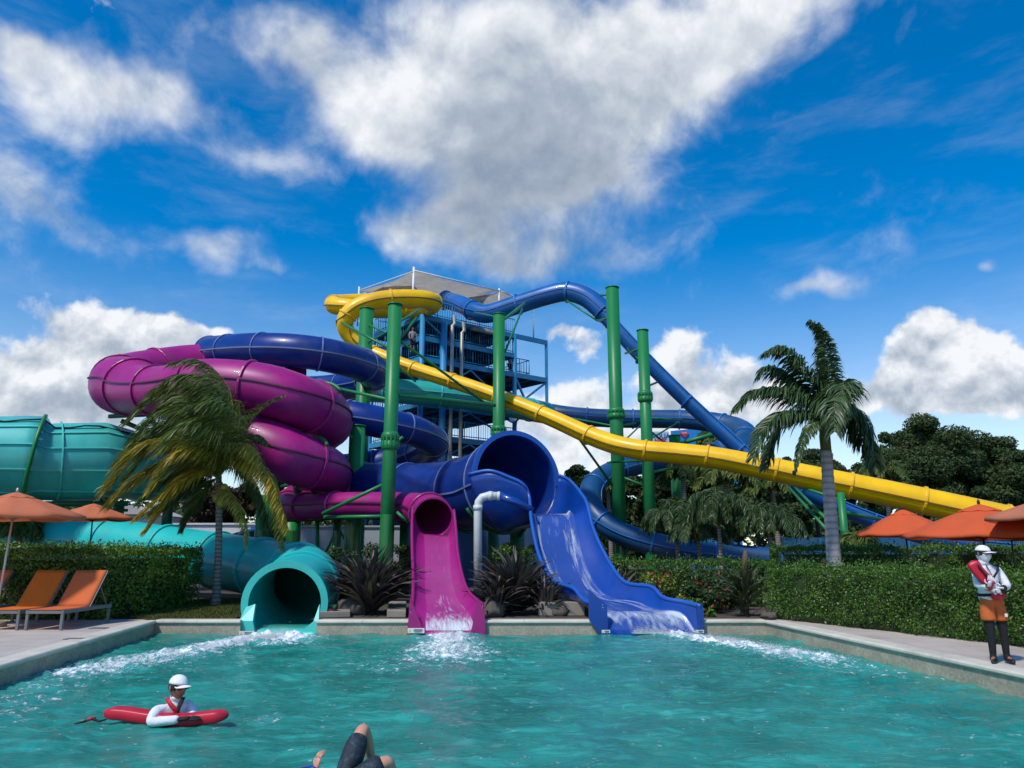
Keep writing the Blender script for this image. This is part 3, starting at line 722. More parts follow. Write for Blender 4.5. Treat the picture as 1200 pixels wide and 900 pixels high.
def sticker(root, px, py, Y, w, h):
    c = at(px, py, Y); b1 = MB(); b1.box(c, (w, .012, h)); o = b1.build('warning_sticker', M['sticker'], root)
    b2 = MB(); x0 = c.x - w * .36; s = h * .38
    b2.add([(x0 - s, c.y - .009, c.z - s * .8), (x0 + s, c.y - .009, c.z - s * .8), (x0, c.y - .009, c.z + s * .9)], [(0, 1, 2)])
    b2.build('warning_triangle', M['sticker_yellow'], o)
    b3 = MB()
    for k, ww in ((.22, .5), (-.02, .56), (-.26, .42)): b3.box((c.x + w * .12, c.y - .009, c.z + h * k), (w * ww, .004, h * .13))
    b3.build('print', M['sticker_ink'], o)
sticker(r_pink, 487.5, 739, 18.55, .40, .115)

# --- dark blue spiral with the wide mouth
r_navy = slide_root('spiral_slide', 610, 700, 23, 'dark blue tube slide looping above the magenta one, ending in a wide open chute')
BL = [(470, 420, 44, .7), (400, 418, 43.5, .7), (330, 414, 42.5, .72), (270, 412, 39.5, .74), (246, 412, 36, .74), (258, 411.5, 33.6, .74), (300, 409.5, 31.8, .74), (350, 411.5, 31.3, .74), (400, 420, 32.2, .76), (436, 434, 35, .78), (430, 448, 39, .76), (375, 456, 41, .75), (320, 458, 39, .75),
      (302, 464, 35.5, .74), (340, 472, 32.4, .70), (400, 486, 31.4, .68), (450, 496, 31.6, .68), (490, 507, 32.8, .68), (508, 521, 35, .68), (478, 536, 37.4, .70), (425, 548, 38, .8), (378, 556, 36.5, .9), (376, 566, 33.2, 1.0), (415, 573, 30.6, 1.1), (470, 578, 29, 1.15), (520, 579, 27.8, 1.2), (560, 576, 26.6, 1.35), (585, 570, 25.7, 1.5), (606, 563, 24.7, 1.6)]
S, _ = path_px(BL)
slide_tube(r_navy, S, M['navy'], M['navy_lip'], ring_every=2.6, ring_h=.045, ring_w=.06, seams=(-.1, math.pi + .1), seam_mat=M['navy_lip'], n=36)
# bright rim of the mouth and green hoops that carry it
P_, r_ = S[:, :3], S[:, 3]; T_, Sd_, U_ = frames(P_)
mbr = MB(); rows = []
for a in np.linspace(rad(-15), rad(185), 40):
    rd = Sd_[-1] * math.cos(a) + U_[-1] * math.sin(a)
    rows.append([tuple(P_[-1] + rd * (r_[-1] + w) + T_[-1] * h) for w, h in ((-.07, -.03), (.09, -.03), (.09, .05), (-.07, .05), (-.07, -.03))])
mbr.grid(rows, smooth=False); mbr.build('mouth_rim', M['royal_lip'], r_navy)
for k in (-6, -14):
    hb = MB(); hb.tube([tuple(P_[k] + (Sd_[k] * math.cos(a) + U_[k] * math.sin(a)) * (r_[k] + .09)) for a in np.linspace(rad(140), rad(330), 26)], .06, 8)
    hb.build('support_hoop', M['green_dark'], r_navy)
chute(r_navy, [((549, 556), (650, 556), (590, 624), (634, 613), (23.6, 24.4, 25.1, 25.7)), ((574, 552), (664, 561), (604, 616), (654, 609), (23.4, 23.9, 24.5, 25.2)), ((598, 560), (674, 570), (618, 607), (663, 604), (23.3, 23.7, 24.0, 24.3)), ((613, 568), (681, 579), (625, 604), (665, 605), (23.25, 23.5, 23.7, 23.8)),
               ((620, 582), (688, 591), (627, 608), (667, 609), 23.3), ((623, 612), (696, 622), (633, 635), (672, 637), 22.5), ((632, 652), (714, 659), (646, 673), (683, 676), 21.5), ((648, 680), (733, 683), (664, 699), (704, 702), 20.6),
               ((672, 690), (763, 688), (684, 708), (740, 710), 19.9), ((683, 703), (778, 701), (697, 716), (768, 718), 19.4), ((697, 708), (802, 706), (706, 722), (796, 722), 19.0), ((708, 711), (822, 711), (715, 745), (818, 745), 18.62)],
      M['royal'], M['royal_lip'], seg=6, solid=.03, lipr=.055, nprof=30)
GRID_NAVY = LAST_GRID
eb = MB()
for pts in ([(690, 690), (711, 709), (713, 746), (706, 746), (690, 726)], [(816, 709), (824, 712), (825, 746), (818, 746)]):
    eb = MB(); eb.add([at(x, y, 18.66) for x, y in pts], [tuple(range(len(pts)))]); eb.build('end_panel', M['royal'], r_navy, solid=.08)
for x in (710, 820): sticker(r_navy, x, 740, 18.55, .20, .07)
# white water running down the chute
mf, nt, b = new_mat('running white water'); b.inputs['Roughness'].default_value = .5
N, L = nt.nodes, nt.links; t = N.new('ShaderNodeTexCoord'); nz_ = N.new('ShaderNodeTexNoise'); nz_.inputs['Scale'].default_value = 9; nz_.inputs['Detail'].default_value = 8
L.new(t.outputs['Object'], nz_.inputs['Vector']); mr = N.new('ShaderNodeMapRange'); mr.inputs[3].default_value = .45; mr.inputs[4].default_value = .95; L.new(nz_.outputs['Fac'], mr.inputs[0]); L.new(mr.outputs[0], b.inputs['Base Color'])
M['foam'] = mf
mq, nt, b = new_mat('sheet of running water'); N, L = nt.nodes, nt.links
b.inputs['Base Color'].default_value = (.72, .80, .86, 1); b.inputs['Roughness'].default_value = .12
uvn = N.new('ShaderNodeUVMap'); mpn = N.new('ShaderNodeMapping'); mpn.inputs['Scale'].default_value = (5.5, 1.1, 1); L.new(uvn.outputs[0], mpn.inputs[0])
nq = N.new('ShaderNodeTexNoise'); nq.inputs['Scale'].default_value = 2.2; nq.inputs['Detail'].default_value = 9; nq.inputs['Roughness'].default_value = .68; nq.inputs['Distortion'].default_value = .5; L.new(mpn.outputs[0], nq.inputs['Vector'])
aw = N.new('ShaderNodeAttribute'); aw.attribute_name = 'white'
sm_ = N.new('ShaderNodeMath'); sm_.operation = 'ADD'; L.new(nq.outputs['Fac'], sm_.inputs[0]); L.new(aw.outputs['Fac'], sm_.inputs[1])
rq = N.new('ShaderNodeMapRange'); rq.inputs[1].default_value = .50; rq.inputs[2].default_value = .84; rq.inputs[3].default_value = .03; rq.inputs[4].default_value = .85; L.new(sm_.outputs[0], rq.inputs[0])
tq = N.new('ShaderNodeBsdfTransparent'); xq = N.new('ShaderNodeMixShader'); L.new(rq.outputs[0], xq.inputs[0]); L.new(tq.outputs[0], xq.inputs[1]); L.new(b.outputs[0], xq.inputs[2]); L.new(xq.outputs[0], N['Material Output'].inputs['Surface'])
def film(label, grid, j0, j1, i0, i1, white):
    """thin sheet of water lying 15 mm above the chute floor; white(u, v) says where it runs white"""
    rows = [r[j0:j1] for r in grid[i0:i1]]; ni, nj = len(rows), len(rows[0]); K = 4
    A = np.array(rows, float); ui = np.linspace(0, ni - 1, (ni - 1) * 3 + 1); Ai = np.array([[[np.interp(q, np.arange(ni), A[:, j, c]) for c in range(3)] for j in range(nj)] for q in ui]); ni = len(ui)
    Ai[:, :, 2] += .05; ii = np.arange(ni * nj).reshape(ni, nj); fc = np.stack([ii[:-1, :-1], ii[:-1, 1:], ii[1:, 1:], ii[1:, :-1]], -1).reshape(-1, 4)
    o = np_mesh('running_water', Ai.reshape(-1, 3), fc, mq, smooth=True); me = o.data; uv = me.uv_layers.new(name='flow')
    U_ = np.tile(np.linspace(0, 1, nj), ni); V_ = np.repeat(np.linspace(0, 1, ni), nj); li = np.zeros(len(me.loops), np.int32); me.loops.foreach_get('vertex_index', li)
    uv.data.foreach_set('uv', np.stack([U_[li], V_[li] * 4], 1).astype(np.float32).ravel())
    at2 = me.attributes.new('white', 'FLOAT', 'POINT'); at2.data.foreach_set('value', white(U_, V_).astype(np.float32)); return tag(o, label, 'running water', kind='stuff')
gb_ = lambda x, c, w: np.exp(-((x - c) / w) ** 2)
film('thin white water running down the wide royal blue chute', GRID_NAVY, 8, 23, 12, len(GRID_NAVY) - 1, lambda u, v: .50 * gb_(v, .06, .06) * (.5 + .5 * gb_(u, .45, .35)) + .24 * gb_(u, .10, .09) * (v < .8) + .16 * gb_(u, .85, .10) + .22 * gb_(v, .90, .07) - .07)
film('thin water running down the magenta chute', GRID_PINK, 8, 19, 3, len(GRID_PINK) - 1, lambda u, v: .30 * gb_(v, .98, .09) + .10 * gb_(u, .5, .3) * (v > .5) - .10)

# --- bright turquoise tube with outlet
r_aqua = slide_root('tube_slide', 335, 720, 20, 'bright turquoise tube slide behind the left hedge, curving to a round poolside outlet')
AQ = [(-160, 616, 31.5, .95), (-60, 622, 31, .95), (20, 628, 30.5, .95), (90, 633, 30, .95), (170, 643, 29, .95), (250, 655, 27.6, .95), (305, 665, 26, .96), (342, 673, 24.4, .98), (358, 682, 22.8, 1.0), (350, 693, 21.2, 1.0), (339, 701, 20, 1.0), (334, 707, 19.3, 1.0)]
S, _ = path_px(AQ)
slide_tube(r_aqua, S, M['aqua'], M['aqua'], ring_every=2.7, ring_h=.075, ring_w=.16, seams=(0.0, math.pi), wall=.10, n=40, ring_off=.8)
P_, r_ = S[:, :3], S[:, 3]; T_, Sd_, U_ = frames(P_)
mbr = MB(); rows = []
for a in np.linspace(0, 2 * math.pi, 49):
    rd = Sd_[-1] * math.cos(a) + U_[-1] * math.sin(a)
    rows.append([tuple(P_[-1] + rd * (r_[-1] + w) + T_[-1] * h) for w, h in ((-.12, -.05), (.05, -.05), (.05, .06), (-.12, .06), (-.12, -.05))])
mbr.grid(rows, smooth=False); mbr.build('mouth_rim', M['aqua_lip'], r_aqua)
eb = MB()   # splayed cheeks each side of the outlet
for pts in ([(289, 712), (300, 708), (297, 728), (300, 746), (277, 746), (281, 728)], [(375, 708), (368, 728), (345, 746), (373, 746), (374, 728)]):
    eb = MB(); eb.add([at(x, y, 18.9 if y > 720 else 19.1) for x, y in pts], [tuple(range(len(pts)))]); eb.build('end_panel', M['aqua_lip'], r_aqua, solid=.10)
fl = MB(); fl.grid([[tuple(at(x, y, Y)) for x in np.linspace(xa, xb, 12)] for xa, xb, y, Y in ((300, 372, 744, 18.7), (302, 370, 738, 19.1), (306, 366, 733, 19.6))]); fl.build('run_out', M['aqua_lip'], r_aqua, solid=.06)
sticker(r_aqua, 289, 742, 18.72, .36, .10)
lamp_r = at(388, 716, 19.6)

# --- teal raft flume far left
r_teal = slide_root('raft_slide', 60, 600, 28.5, 'huge teal ribbed raft slide trough at the left edge behind the orange parasols')
TL = [(-260, 534, 25.5, 1.75), (-120, 536, 27, 1.75), (-20, 538, 28.2, 1.62), (46, 539, 29, 1.74), (46.6, 541, 29, 1.50), (126, 541, 30.4, 1.62), (127, 547, 30.5, 1.25), (178, 551, 32, 1.30), (215, 556, 33.6, 1.25)]
P = [(*at(*p[:3]), p[3]) for p in TL]
S, _ = resample(np.vstack([np.linspace(P[i], P[i + 1], 10, endpoint=False) for i in range(len(P) - 1)] + [P[-1]]), .25)
slide_tube(r_teal, S, M['teal'], M['teal_lip'], part='trough', a0=rad(-235), a1=rad(75), ring_every=3.2, ring_h=.09, ring_w=.06, seams=(rad(-18), rad(14), rad(-52), rad(40)), seam_mat=M['teal_lip'], ring_name='rib', ring_off=1.9)
tb = MB(); i0 = int(np.argmin(np.abs(S[:, 0] - at(45, 540, 29).x))); T_, Sd_, U_ = frames(S[:, :3])
tb.tube([tuple(S[i0, :3] + (Sd_[i0] * math.cos(a) + U_[i0] * math.sin(a)) * (S[i0, 3] + .12)) for a in np.linspace(rad(-120), rad(62), 24)], .075, 8); tb.build('support_hoop', M['green'], r_teal)
cb = MB(); cb.tube([tuple(S[i, :3] + (Sd_[i] * math.cos(rad(52)) + U_[i] * math.sin(rad(52))) * (S[i, 3] + .06) + np.array((0, 0, .05 * math.sin(i * .9)))) for i in range(0, len(S), 2)], .035, 6); cb.build('cable', M['black'], r_teal)
gb = MB()
for (a, c, w) in (((-60, 591, 27.6), (150, 590, 30), .22), ((-60, 600, 27.6), (150, 598, 30), .12)): gb.tube([at(*a), at(*c)], w / 2, 10)
for x, Y in ((-30, 28), (40, 28.8), (140, 30)):
    p = at(x, 590, Y); gb.tube([(p.x, p.y, DECK - .05), p], .13, 12)
gb.build('support_frame', M['green_dark'], r_teal)

# --- yellow slide
r_yel = slide_root('tube_slide', 480, 640, 43, 'bright yellow tube slide looping at the tower top and running down far right')
YL = [(478, 352, 50, .58), (425, 354, 48.6, .58), (396, 355.5, 47.2, .58), (392, 358, 45.8, .58), (415, 361, 45.4, .56), (450, 363, 46.2, .56), (492, 362, 46.4, .56), (508, 357, 45.2, .56), (500, 351.5, 43.9, .57), (470, 350, 43.2, .57), (440, 353, 42.8, .56), (416, 362, 42.6, .55), (404, 377, 42.6, .52), (411, 395, 42.9, .48), (432, 411, 43, .44), (455, 421, 42.6, .43),
      (490, 434, 41.8, .42), (560, 456.5, 40, .42), (640, 487.5, 38, .43), (700, 514, 36.4, .46), (745, 526.5, 35.4, .48), (800, 532, 34.8, .50), (850, 538.5, 34.2, .51), (950, 559.5, 33, .54), (1050, 580, 32, .56), (1160, 604, 31, .58), (1260, 627, 30.2, .58), (1330, 645, 29.7, .58)]
S, _ = path_px(YL)
slide_tube(r_yel, S, M['yellow'], M['yellow_lip'], ring_every=3.0, ring_h=.06, ring_w=.12, seams=(-.15, math.pi + .15), seam_mat=M['seam_brown'], n=24)

# --- mid blue plunge slide (tube then open trough)
r_plu = slide_root('plunge_slide', 800, 640, 41, 'mid blue slide arching off the tower top and plunging past two tall green columns')
S, _ = path_px([(522, 352, 49, .62), (540, 357, 47.8, .62), (556, 364.5, 46.6, .62), (572, 367.5, 46, .62), (600, 359, 45.4, .62), (640, 346.5, 44.6, .62), (665, 342, 44.2, .63), (688, 349, 43.8, .64), (712, 369, 43.4, .66)])
slide_tube(r_plu, S, M['sky_blue'], M['sky_lip'], ring_every=3.4, ring_h=.08, ring_w=.12, n=24)
S, _ = path_px([(708, 365, 43.4, .62), (750, 411, 42.8, .6), (800, 461, 42.2, .58), (850, 507, 41.6, .56), (885, 538, 41.2, .56), (930, 566, 40.6, .56), (990, 594, 40, .56), (1050, 616, 39.5, .56), (1120, 634, 39, .56), (1200, 643, 38.6, .56), (1290, 648, 38.2, .56)])
slide_tube(r_plu, S, M['sky_blue'], M['sky_lip'], part='trough', a0=rad(-200), a1=rad(20), ring_every=3.8, ring_h=.10, ring_w=.10, seams=(rad(18), rad(-198)), n=18)

# --- faded blue slide leaving the tower low down and coming round behind
r_far = slide_root('tube_slide', 720, 650, 44, 'faded slate blue tube slide running level behind the green columns, then curling back')
S, _ = path_px([(536, 420, 54, .62), (552, 440, 53, .62), (575, 460, 52, .62), (610, 475, 51, .62), (660, 486, 50, .62), (720, 490.5, 49.5, .62), (800, 491.5, 49, .63), (845, 497, 48, .7), (872, 508, 46.4, .75), (868, 522, 44.6, .72), (835, 532, 44, .65), (780, 540, 44, .62), (730, 548, 43.4, .6), (702, 562, 42, .6), (691, 580, 40.6, .6), (700, 605, 39.6, .6), (730, 626, 39, .6), (790, 643, 38.4, .6), (860, 652, 38, .6), (940, 658, 37.6, .6)])
slide_tube(r_far, S, M['slate_blue'], M['sky_lip'], ring_every=3.0, ring_h=.07, ring_w=.10, n=22)

# --- mid-height teal tube
r_mid = slide_root('tube_slide', 520, 600, 44, 'pale teal closed tube slide passing level behind the green column below the yellow slide')
S, _ = path_px([(340, 455, 46, .75), (390, 454, 45, .75), (440, 457, 44, .75), (500, 461, 44, .75), (560, 468, 45, .75), (610, 478, 47, .75), (640, 484, 50, .75)])
slide_tube(r_mid, S, M['sea'], M['teal_lip'], ring_every=3.4, ring_h=.05, ring_w=.08, n=22)
# --- steep dark blue half pipe inside the tower, and a low blue one behind the palm
r_in = slide_root('drop_slide', 560, 600, 52, 'dark blue open drop slide falling inside the tower behind the right green column')
S, _ = path_px([(541, 418, 53, .6), (553, 436, 51.5, .6), (567, 456, 50, .6), (584, 474, 48.5, .6), (604, 486, 47.5, .6)])
slide_tube(r_in, S, M['slate_blue'], M['slate_blue'], part='trough', a0=rad(-190), a1=rad(10), ring_every=2.2, n=16)
r_low = slide_root('chute_slide', 270, 640, 36, 'low blue open chute seen behind the trunk of the windblown palm')
S, _ = path_px([(236, 641, 35, .6), (262, 632, 35.5, .6), (300, 620, 36, .6), (345, 606, 37, .6)])
slide_tube(r_low, S, M['sky_blue'], M['sky_lip'], part='trough', a0=rad(-190), a1=rad(10), ring_every=2.5, n=16)

# ------------------------------------------------------------------ green columns
def column(px, ytop, Y, dia, label, base_px=None, collars=(), arms=(), cap=True, mat='green', zb=None):
    t = at(px, ytop, Y); z0 = DECK - .1 if zb is None else zb
    o = empty('steel_column', (t.x, Y, z0), label, 'steel column', 'green steel columns carrying the slides')
    m = MB(); m.tube([(t.x, Y, z0), (t.x, Y, t.z)], dia / 2, 24); m.build('shaft', M[mat], o)
    if mat == 'green' and Y < 45:
        zl = at(px, 603 if Y < 30 else 622, Y).z; m = MB(); m.tube([(t.x, Y, z0), (t.x, Y, zl)], dia / 2 + .004, 24, cap=False); m.build('foot_section', M['green_low'], o)
    if cap:
        m = MB(); m.tube([(t.x, Y, t.z + .003), (t.x, Y, t.z + .05)], dia / 2 + .03, 24); m.build('cap', M[mat], o)
    for cy in collars:
        z = at(px, cy, Y).z; m = MB()
        m.tube([(t.x, Y, z - .30), (t.x, Y, z - .24), (t.x, Y, z + .0)], [dia / 2 + .01, dia / 2 + .14 * dia, dia / 2 + .14 * dia], 24)
        m.tube([(t.x, Y, z + .02), (t.x, Y, z + .20), (t.x, Y, z + .3)], [dia / 2 + .14 * dia, dia / 2 + .14 * dia, dia / 2 + .01], 24)
        for k in range(14):
            a = k / 14 * 2 * math.pi; m.box((t.x + math.cos(a) * (dia / 2 + .13 * dia), Y + math.sin(a) * (dia / 2 + .13 * dia), z + .0), (.09 * dia, .05, .36), a)
        m.build('flange_collar', M[mat], o)
    for a, c, w in arms:
        m = MB(); m.tube([at(*a), at(*c)], w / 2, 10); m.build('brace', M[mat], o)
    return o
column(463, 358, 24.3, .46, 'tall green column standing in front of the blue rings, braced to the yellow slide', collars=(517,),
       arms=[((463, 520, 24.3), (472, 512, 24.2), .10), ((455, 565, 24.3), (378, 602, 25.2), .12), ((380, 606, 25.4), (456, 605, 24.4), .12), ((465, 600, 24.3), (478, 612, 24.3), .1),
             ((463, 395, 24.3), (568, 472, 28), .10), ((463, 412, 24.3), (400, 378, 26), .09), ((463, 462, 24.3), (580, 475, 28), .14), ((463, 405, 24.3), (488, 372, 26), .08), ((463, 380, 24.3), (492, 362, 27), .08), ((463, 470, 24.3), (372, 450, 29), .12), ((466, 430, 24.3), (487, 447, 25), .08)])
column(430, 363, 37, .72, 'green column behind the tallest blue ring, under the left bend of the yellow slide', arms=[((430, 402, 37), (463, 384, 33), .10), ((430, 380, 37), (458, 392, 34), .10), ((430, 398, 37), (420, 420, 39), .1)])
column(585, 369, 38, .62, 'green column in front of the tower, topped by an arm to the blue slide', collars=(506,), arms=[((586, 378, 38), (615, 355, 43), .16), ((592, 412, 38), (612, 362, 43), .12), ((585, 475, 38), (560, 468, 38), .16), ((585, 372, 38), (556, 366, 43), .1)])
column(717.5, 338, 39.5, .72, 'tallest green column, left of the pair that the mid blue slide plunges past', collars=(485,),
       arms=[((716, 345, 39.5), (704, 346, 42), .14), ((716, 372, 39.5), (700, 376, 42), .12), ((700, 376, 42), (664, 352, 43.6), .10), ((720, 500, 39.5), (745, 496, 41), .14), ((720, 572, 39.5), (670, 502, 37.2), .13), ((722, 556, 39.5), (762, 572, 39), .12), ((728, 520, 39.5), (752, 497, 48), .1), ((723, 500, 39.5), (660, 488, 48), .1)])
column(753, 388, 38.5, .60, 'right and shorter of the two green columns beside the plunging mid blue slide', collars=(465,),
       arms=[((753, 408, 38.5), (733, 414, 42), .14), ((735, 408, 42), (753, 425, 39), .10), ((753, 455, 38.5), (770, 448, 41.5), .12), ((753, 490, 38.5), (800, 492, 46), .14), ((753, 520, 38.5), (796, 494, 46), .10), ((756, 500, 38.5), (788, 526, 42), .10), ((753, 556, 38.5), (790, 548, 42), .14), ((756, 540, 38.5), (712, 542, 36), .1)])
column(790.5, 511, 46, .70, 'far green column among dark palms, right of the plunge slide pair', arms=[((790, 522, 46), (838, 508, 45), .25)])
column(985, 577, 31.6, .31, 'thin green column under the yellow slide beside the pale palm trunk', cap=False, arms=[((985, 600, 31.6), (1030, 608, 38), .2), ((970, 610, 31.8), (932, 572, 38), .14), ((970, 622, 31.8), (925, 572, 38), .14), ((985, 586, 31.6), (930, 568, 33.5), .14), ((985, 640, 31.6), (968, 600, 33), .12)])
column(419, 500, 29.5, .62, 'green column behind the tallest front one, between magenta coil and blue tube', arms=[((419, 520, 29.5), (405, 505, 29), .12), ((419, 600, 29.5), (360, 610, 29), .14)])
column(343, 598, 33, .80, 'broad green column behind the yellow palm frond, under the magenta coil', cap=False)
column(309, 580, 31, .50, 'slim green column between the palm trunk and its yellow frond', arms=[((309, 590, 31), (350, 612, 30.5), .14)], cap=False)
column(396, 600, 31, .34, 'thin green column under the lower magenta tube, above the green shrub', cap=False, arms=[((330, 610, 31), (460, 604, 31), .16), ((396, 618, 31), (378, 655, 31), .1), ((396, 618, 31), (414, 650, 31), .1), ((372, 606, 31), (372, 660, 31), .16)])
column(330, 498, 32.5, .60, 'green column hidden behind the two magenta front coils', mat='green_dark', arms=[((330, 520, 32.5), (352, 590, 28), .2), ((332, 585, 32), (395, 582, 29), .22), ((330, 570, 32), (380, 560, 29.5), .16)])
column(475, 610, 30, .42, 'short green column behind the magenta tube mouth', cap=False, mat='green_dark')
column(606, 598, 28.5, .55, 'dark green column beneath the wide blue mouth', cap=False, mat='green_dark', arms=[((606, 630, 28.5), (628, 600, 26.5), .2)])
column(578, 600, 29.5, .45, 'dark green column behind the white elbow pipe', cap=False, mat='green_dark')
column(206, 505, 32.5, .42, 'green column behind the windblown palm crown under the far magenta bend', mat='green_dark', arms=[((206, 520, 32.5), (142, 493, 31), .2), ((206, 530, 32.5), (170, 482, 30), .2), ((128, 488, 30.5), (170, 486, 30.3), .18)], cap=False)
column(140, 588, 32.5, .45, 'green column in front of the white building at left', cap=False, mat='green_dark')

# white elbow pipe
p = at(560, 645, 22.7); o = empty('elbow_pipe', (p.x, p.y, DECK), 'white plastic elbow pipe feeding the side of the wide blue chute', 'pipe')
m = MB(); e = [at(560, 700, 22.7), at(560, 596, 22.7), at(561, 588, 22.7), at(565, 583, 22.7), at(572, 581, 22.7), at(585, 581.5, 22.7)]
e[0].z = DECK - .1
m.tube(e, .125, 16); m.build('pipe', M['pvc'], o)
for a, c in (((560, 592, 22.7), (560, 598, 22.7)), ((572.5, 581, 22.7), (577.5, 581.2, 22.7)), ((583, 581.4, 22.7), (586, 581.5, 22.7))):
    m = MB(); m.tube([at(*a), at(*c)], .142, 16); m.build('joint', M['pvc'], o)
m = MB(); m.tube([at(585.5, 581.5, 22.7), at(604, 588, 22.7), at(624, 598, 22.9)], [.125, .12, .1], 14); m.build('spout', M['royal'], o)
# small red lamp on the coping side
o = empty('signal_lamp', (lamp_r.x, lamp_r.y, DECK), 'small black signal lamp with a red lens beside the turquoise outlet', 'lamp')
m = MB(); m.box((lamp_r.x, lamp_r.y, lamp_r.z - .01), (.26, .16, .24)); m.build('housing', M['black'], o, bevel=.02)
m = MB(); m.tube([(lamp_r.x - .02, lamp_r.y - .10, lamp_r.z - .03), (lamp_r.x - .02, lamp_r.y - .085, lamp_r.z - .03)], .085, 16); m.build('lens', surf('red lens', (.72, .06, .05), .3, .05, 4), o)
m = MB(); m.box((lamp_r.x + .05, lamp_r.y, lamp_r.z + .13), (.18, .12, .06)); m.tube([(lamp_r.x, lamp_r.y, DECK - .05), (lamp_r.x, lamp_r.y, lamp_r.z - .12)], .03, 8); m.build('bracket', M['green_dark'], o)
# ------------------------------------------------------------------ tower
O2 = at(488, 640, 46); O2 = Vector((O2.x, 46, 0)); uu = Vector((.80, .60, 0)); vv = Vector((-.66, .75, 0)).normalized()
def tz(py, px=488, Y=46): return at(px, py, Y).z
def tp(u, v, z): q = O2 + uu * u + vv * v; return Vector((q.x, q.y, z))
def u_of(px):   # distance along the right face that shows at a photo column
    t = (px - 600) / F / (CP + SP * 0.2)
    # X = t*Y (approximately, at eye-to-deck elevation)
    return (t * O2.y * 1.0 - O2.x) / (uu.x - t * uu.y)
tw = empty('slide_tower', (O2.x, O2.y, DECK), 'tall blue steel slide tower with open decks, stairs and grey shade sails on top', 'tower')
ZA, ZB, ZC = tz(368), tz(393), tz(417)
zC2 = at(640, 444, 52.5).z
ZC = zC2
levels = [ZA, ZB, ZC, tz(470), tz(508), tz(548), tz(590)]
UL = 10.9; VL = 6.0
def u_at(px, v=0):
    best = min((abs((lambda q: 600 + F * q.x / (CP * q.y + SP * 8))(O2 + uu * u + vv * v) - px), u) for u in np.linspace(-1, 16, 341)); return best[1]
U585, U605, U642 = u_at(585), u_at(603), u_at(641)
UL = U642
# decks
for i, z in enumerate(levels):
    ue = UL if i == 2 else (U605 if i > 0 else U605)
    m = MB(); q = [tp(0, 0, z), tp(ue, 0, z), tp(ue, VL, z), tp(0, VL, z)]
    m.add(q + [p - Vector((0, 0, .10)) for p in q], [(0, 1, 2, 3), (7, 6, 5, 4), (0, 4, 5, 1), (1, 5, 6, 2), (2, 6, 7, 3), (3, 7, 4, 0)]); m.build('deck', M['tower_dark'], tw)
    m = MB(); ub = UL if i in (0, 2) else ue
    for a, c in (((0, 0), (ub, 0)), ((0, 0), (0, VL)), ((0, VL), (ue, VL)), ((ue, 0), (ue, VL))):
        zz = z - .19; m.bar(tp(*a, zz) - uu * .06 - vv * .06, tp(*c, zz) - uu * .06 - vv * .06, .12, .34)
    for k in np.linspace(.12, .88, 6): m.bar(tp(ue * k, .1, z - .2), tp(ue * k, VL - .1, z - .2), .08, .18)
    m.build('beam', M['tower'], tw)
# right end frame: post down from the top beam
m = MB()
m.bar(tp(UL, 0, ZC - 2.0), tp(UL, 0, ZA - .02), .22, .22); m.bar(tp(UL - .02, VL * .6, ZC - .2), tp(UL - .02, VL * .6, ZA - .4), .16)
m.build('end_post', M['tower'], tw)
# posts
for (u, v, w, mt) in ((0, 0, .30, 'tower_post'), (U605, 0, .26, 'tower'), (0, VL, .26, 'tower'), (U605, VL, .26, 'tower'), (U605 * .5, VL, .2, 'tower'), (U605 * .52, VL * .45, .2, 'tower')):
    m = MB(); m.tube([tp(u, v, DECK - .1), tp(u, v, ZA - .05)], w / 2 * 1.2, 12); m.build('post', M[mt], tw)
u1 = u_at(515)
m = MB(); m.tube([tp(u1, -.25, DECK - .1), tp(u1, -.25, ZA - .4)], .22, 14); m.build('post', M['tower_post'], tw)
for px, y0 in ((514, 373), (525, 379)):
    u = u_at(px); m = MB(); m.tube([tp(u + .5, -.6, DECK - .1), tp(u + .5, -.6, tz(y0) - .3), tp(u + .75, -.5, tz(y0) - .1), tp(u + .75, -.4, tz(y0) + .5)], .12, 10); m.build('pipe', M['galv'], tw)
u = u_at(577); m = MB(); m.tube([tp(u, -.5, DECK - .1), tp(u, -.5, ZA - .7), tp(u - .2, -.4, ZA - .4), tp(u - 2, -.3, ZA - .35)], .17, 12); m.build('pipe', M['galv'], tw)
# railings
def railing(a, c, z, n, name='railing'):
    m = MB(); a, c = Vector(a), Vector(c)
    for h in (.12, 1.05): m.tube([a + Vector((0, 0, z + h)), c + Vector((0, 0, z + h))], .032, 6)
    for k in range(n + 1):
        p = a.lerp(c, k / n); m.tube([p + Vector((0, 0, z)), p + Vector((0, 0, z + 1.05))], .035 if k % 6 == 0 else .016, 6)
    m.build(name, M['tower'], tw)
def flat(u, v): q = tp(u, v, 0); return q
for i, z in enumerate(levels[:6]):
    ue = U605 if i != 2 else U642 - 1.6
    railing(flat(0, 0), flat(ue, 0), z, 40); railing(flat(0, 0), flat(0, VL), z, 24); railing(flat(.3, VL), flat(ue, VL), z, 40)
    if i == 2: railing(flat(ue, 0), flat(ue, VL), z, 20)
# stairs between decks
for i in range(len(levels) - 1):
    z1, z0 = levels[i], levels[i + 1]; d = 1 if i % 2 else -1
    ua, ub = (U605 * .25, U605 * .75) if d > 0 else (U605 * .75, U605 * .25); v = VL * .30 if i % 2 else VL * .62
    m = MB()
    for s in (0, 1.1): m.bar(tp(ua, v + s, z0), tp(ub, v + s, z1), .08, .30); m.bar(tp(ua, v + s, z0 + 1), tp(ub, v + s, z1 + 1), .05)
    for k in range(13):
        t = (k + .5) / 13; p = tp(ua + (ub - ua) * t, v + .55, z0 + (z1 - z0) * t); m.box(p, (.3, 1.1, .04), math.atan2(uu.y, uu.x))
    m.build('staircase', M['tower'], tw)
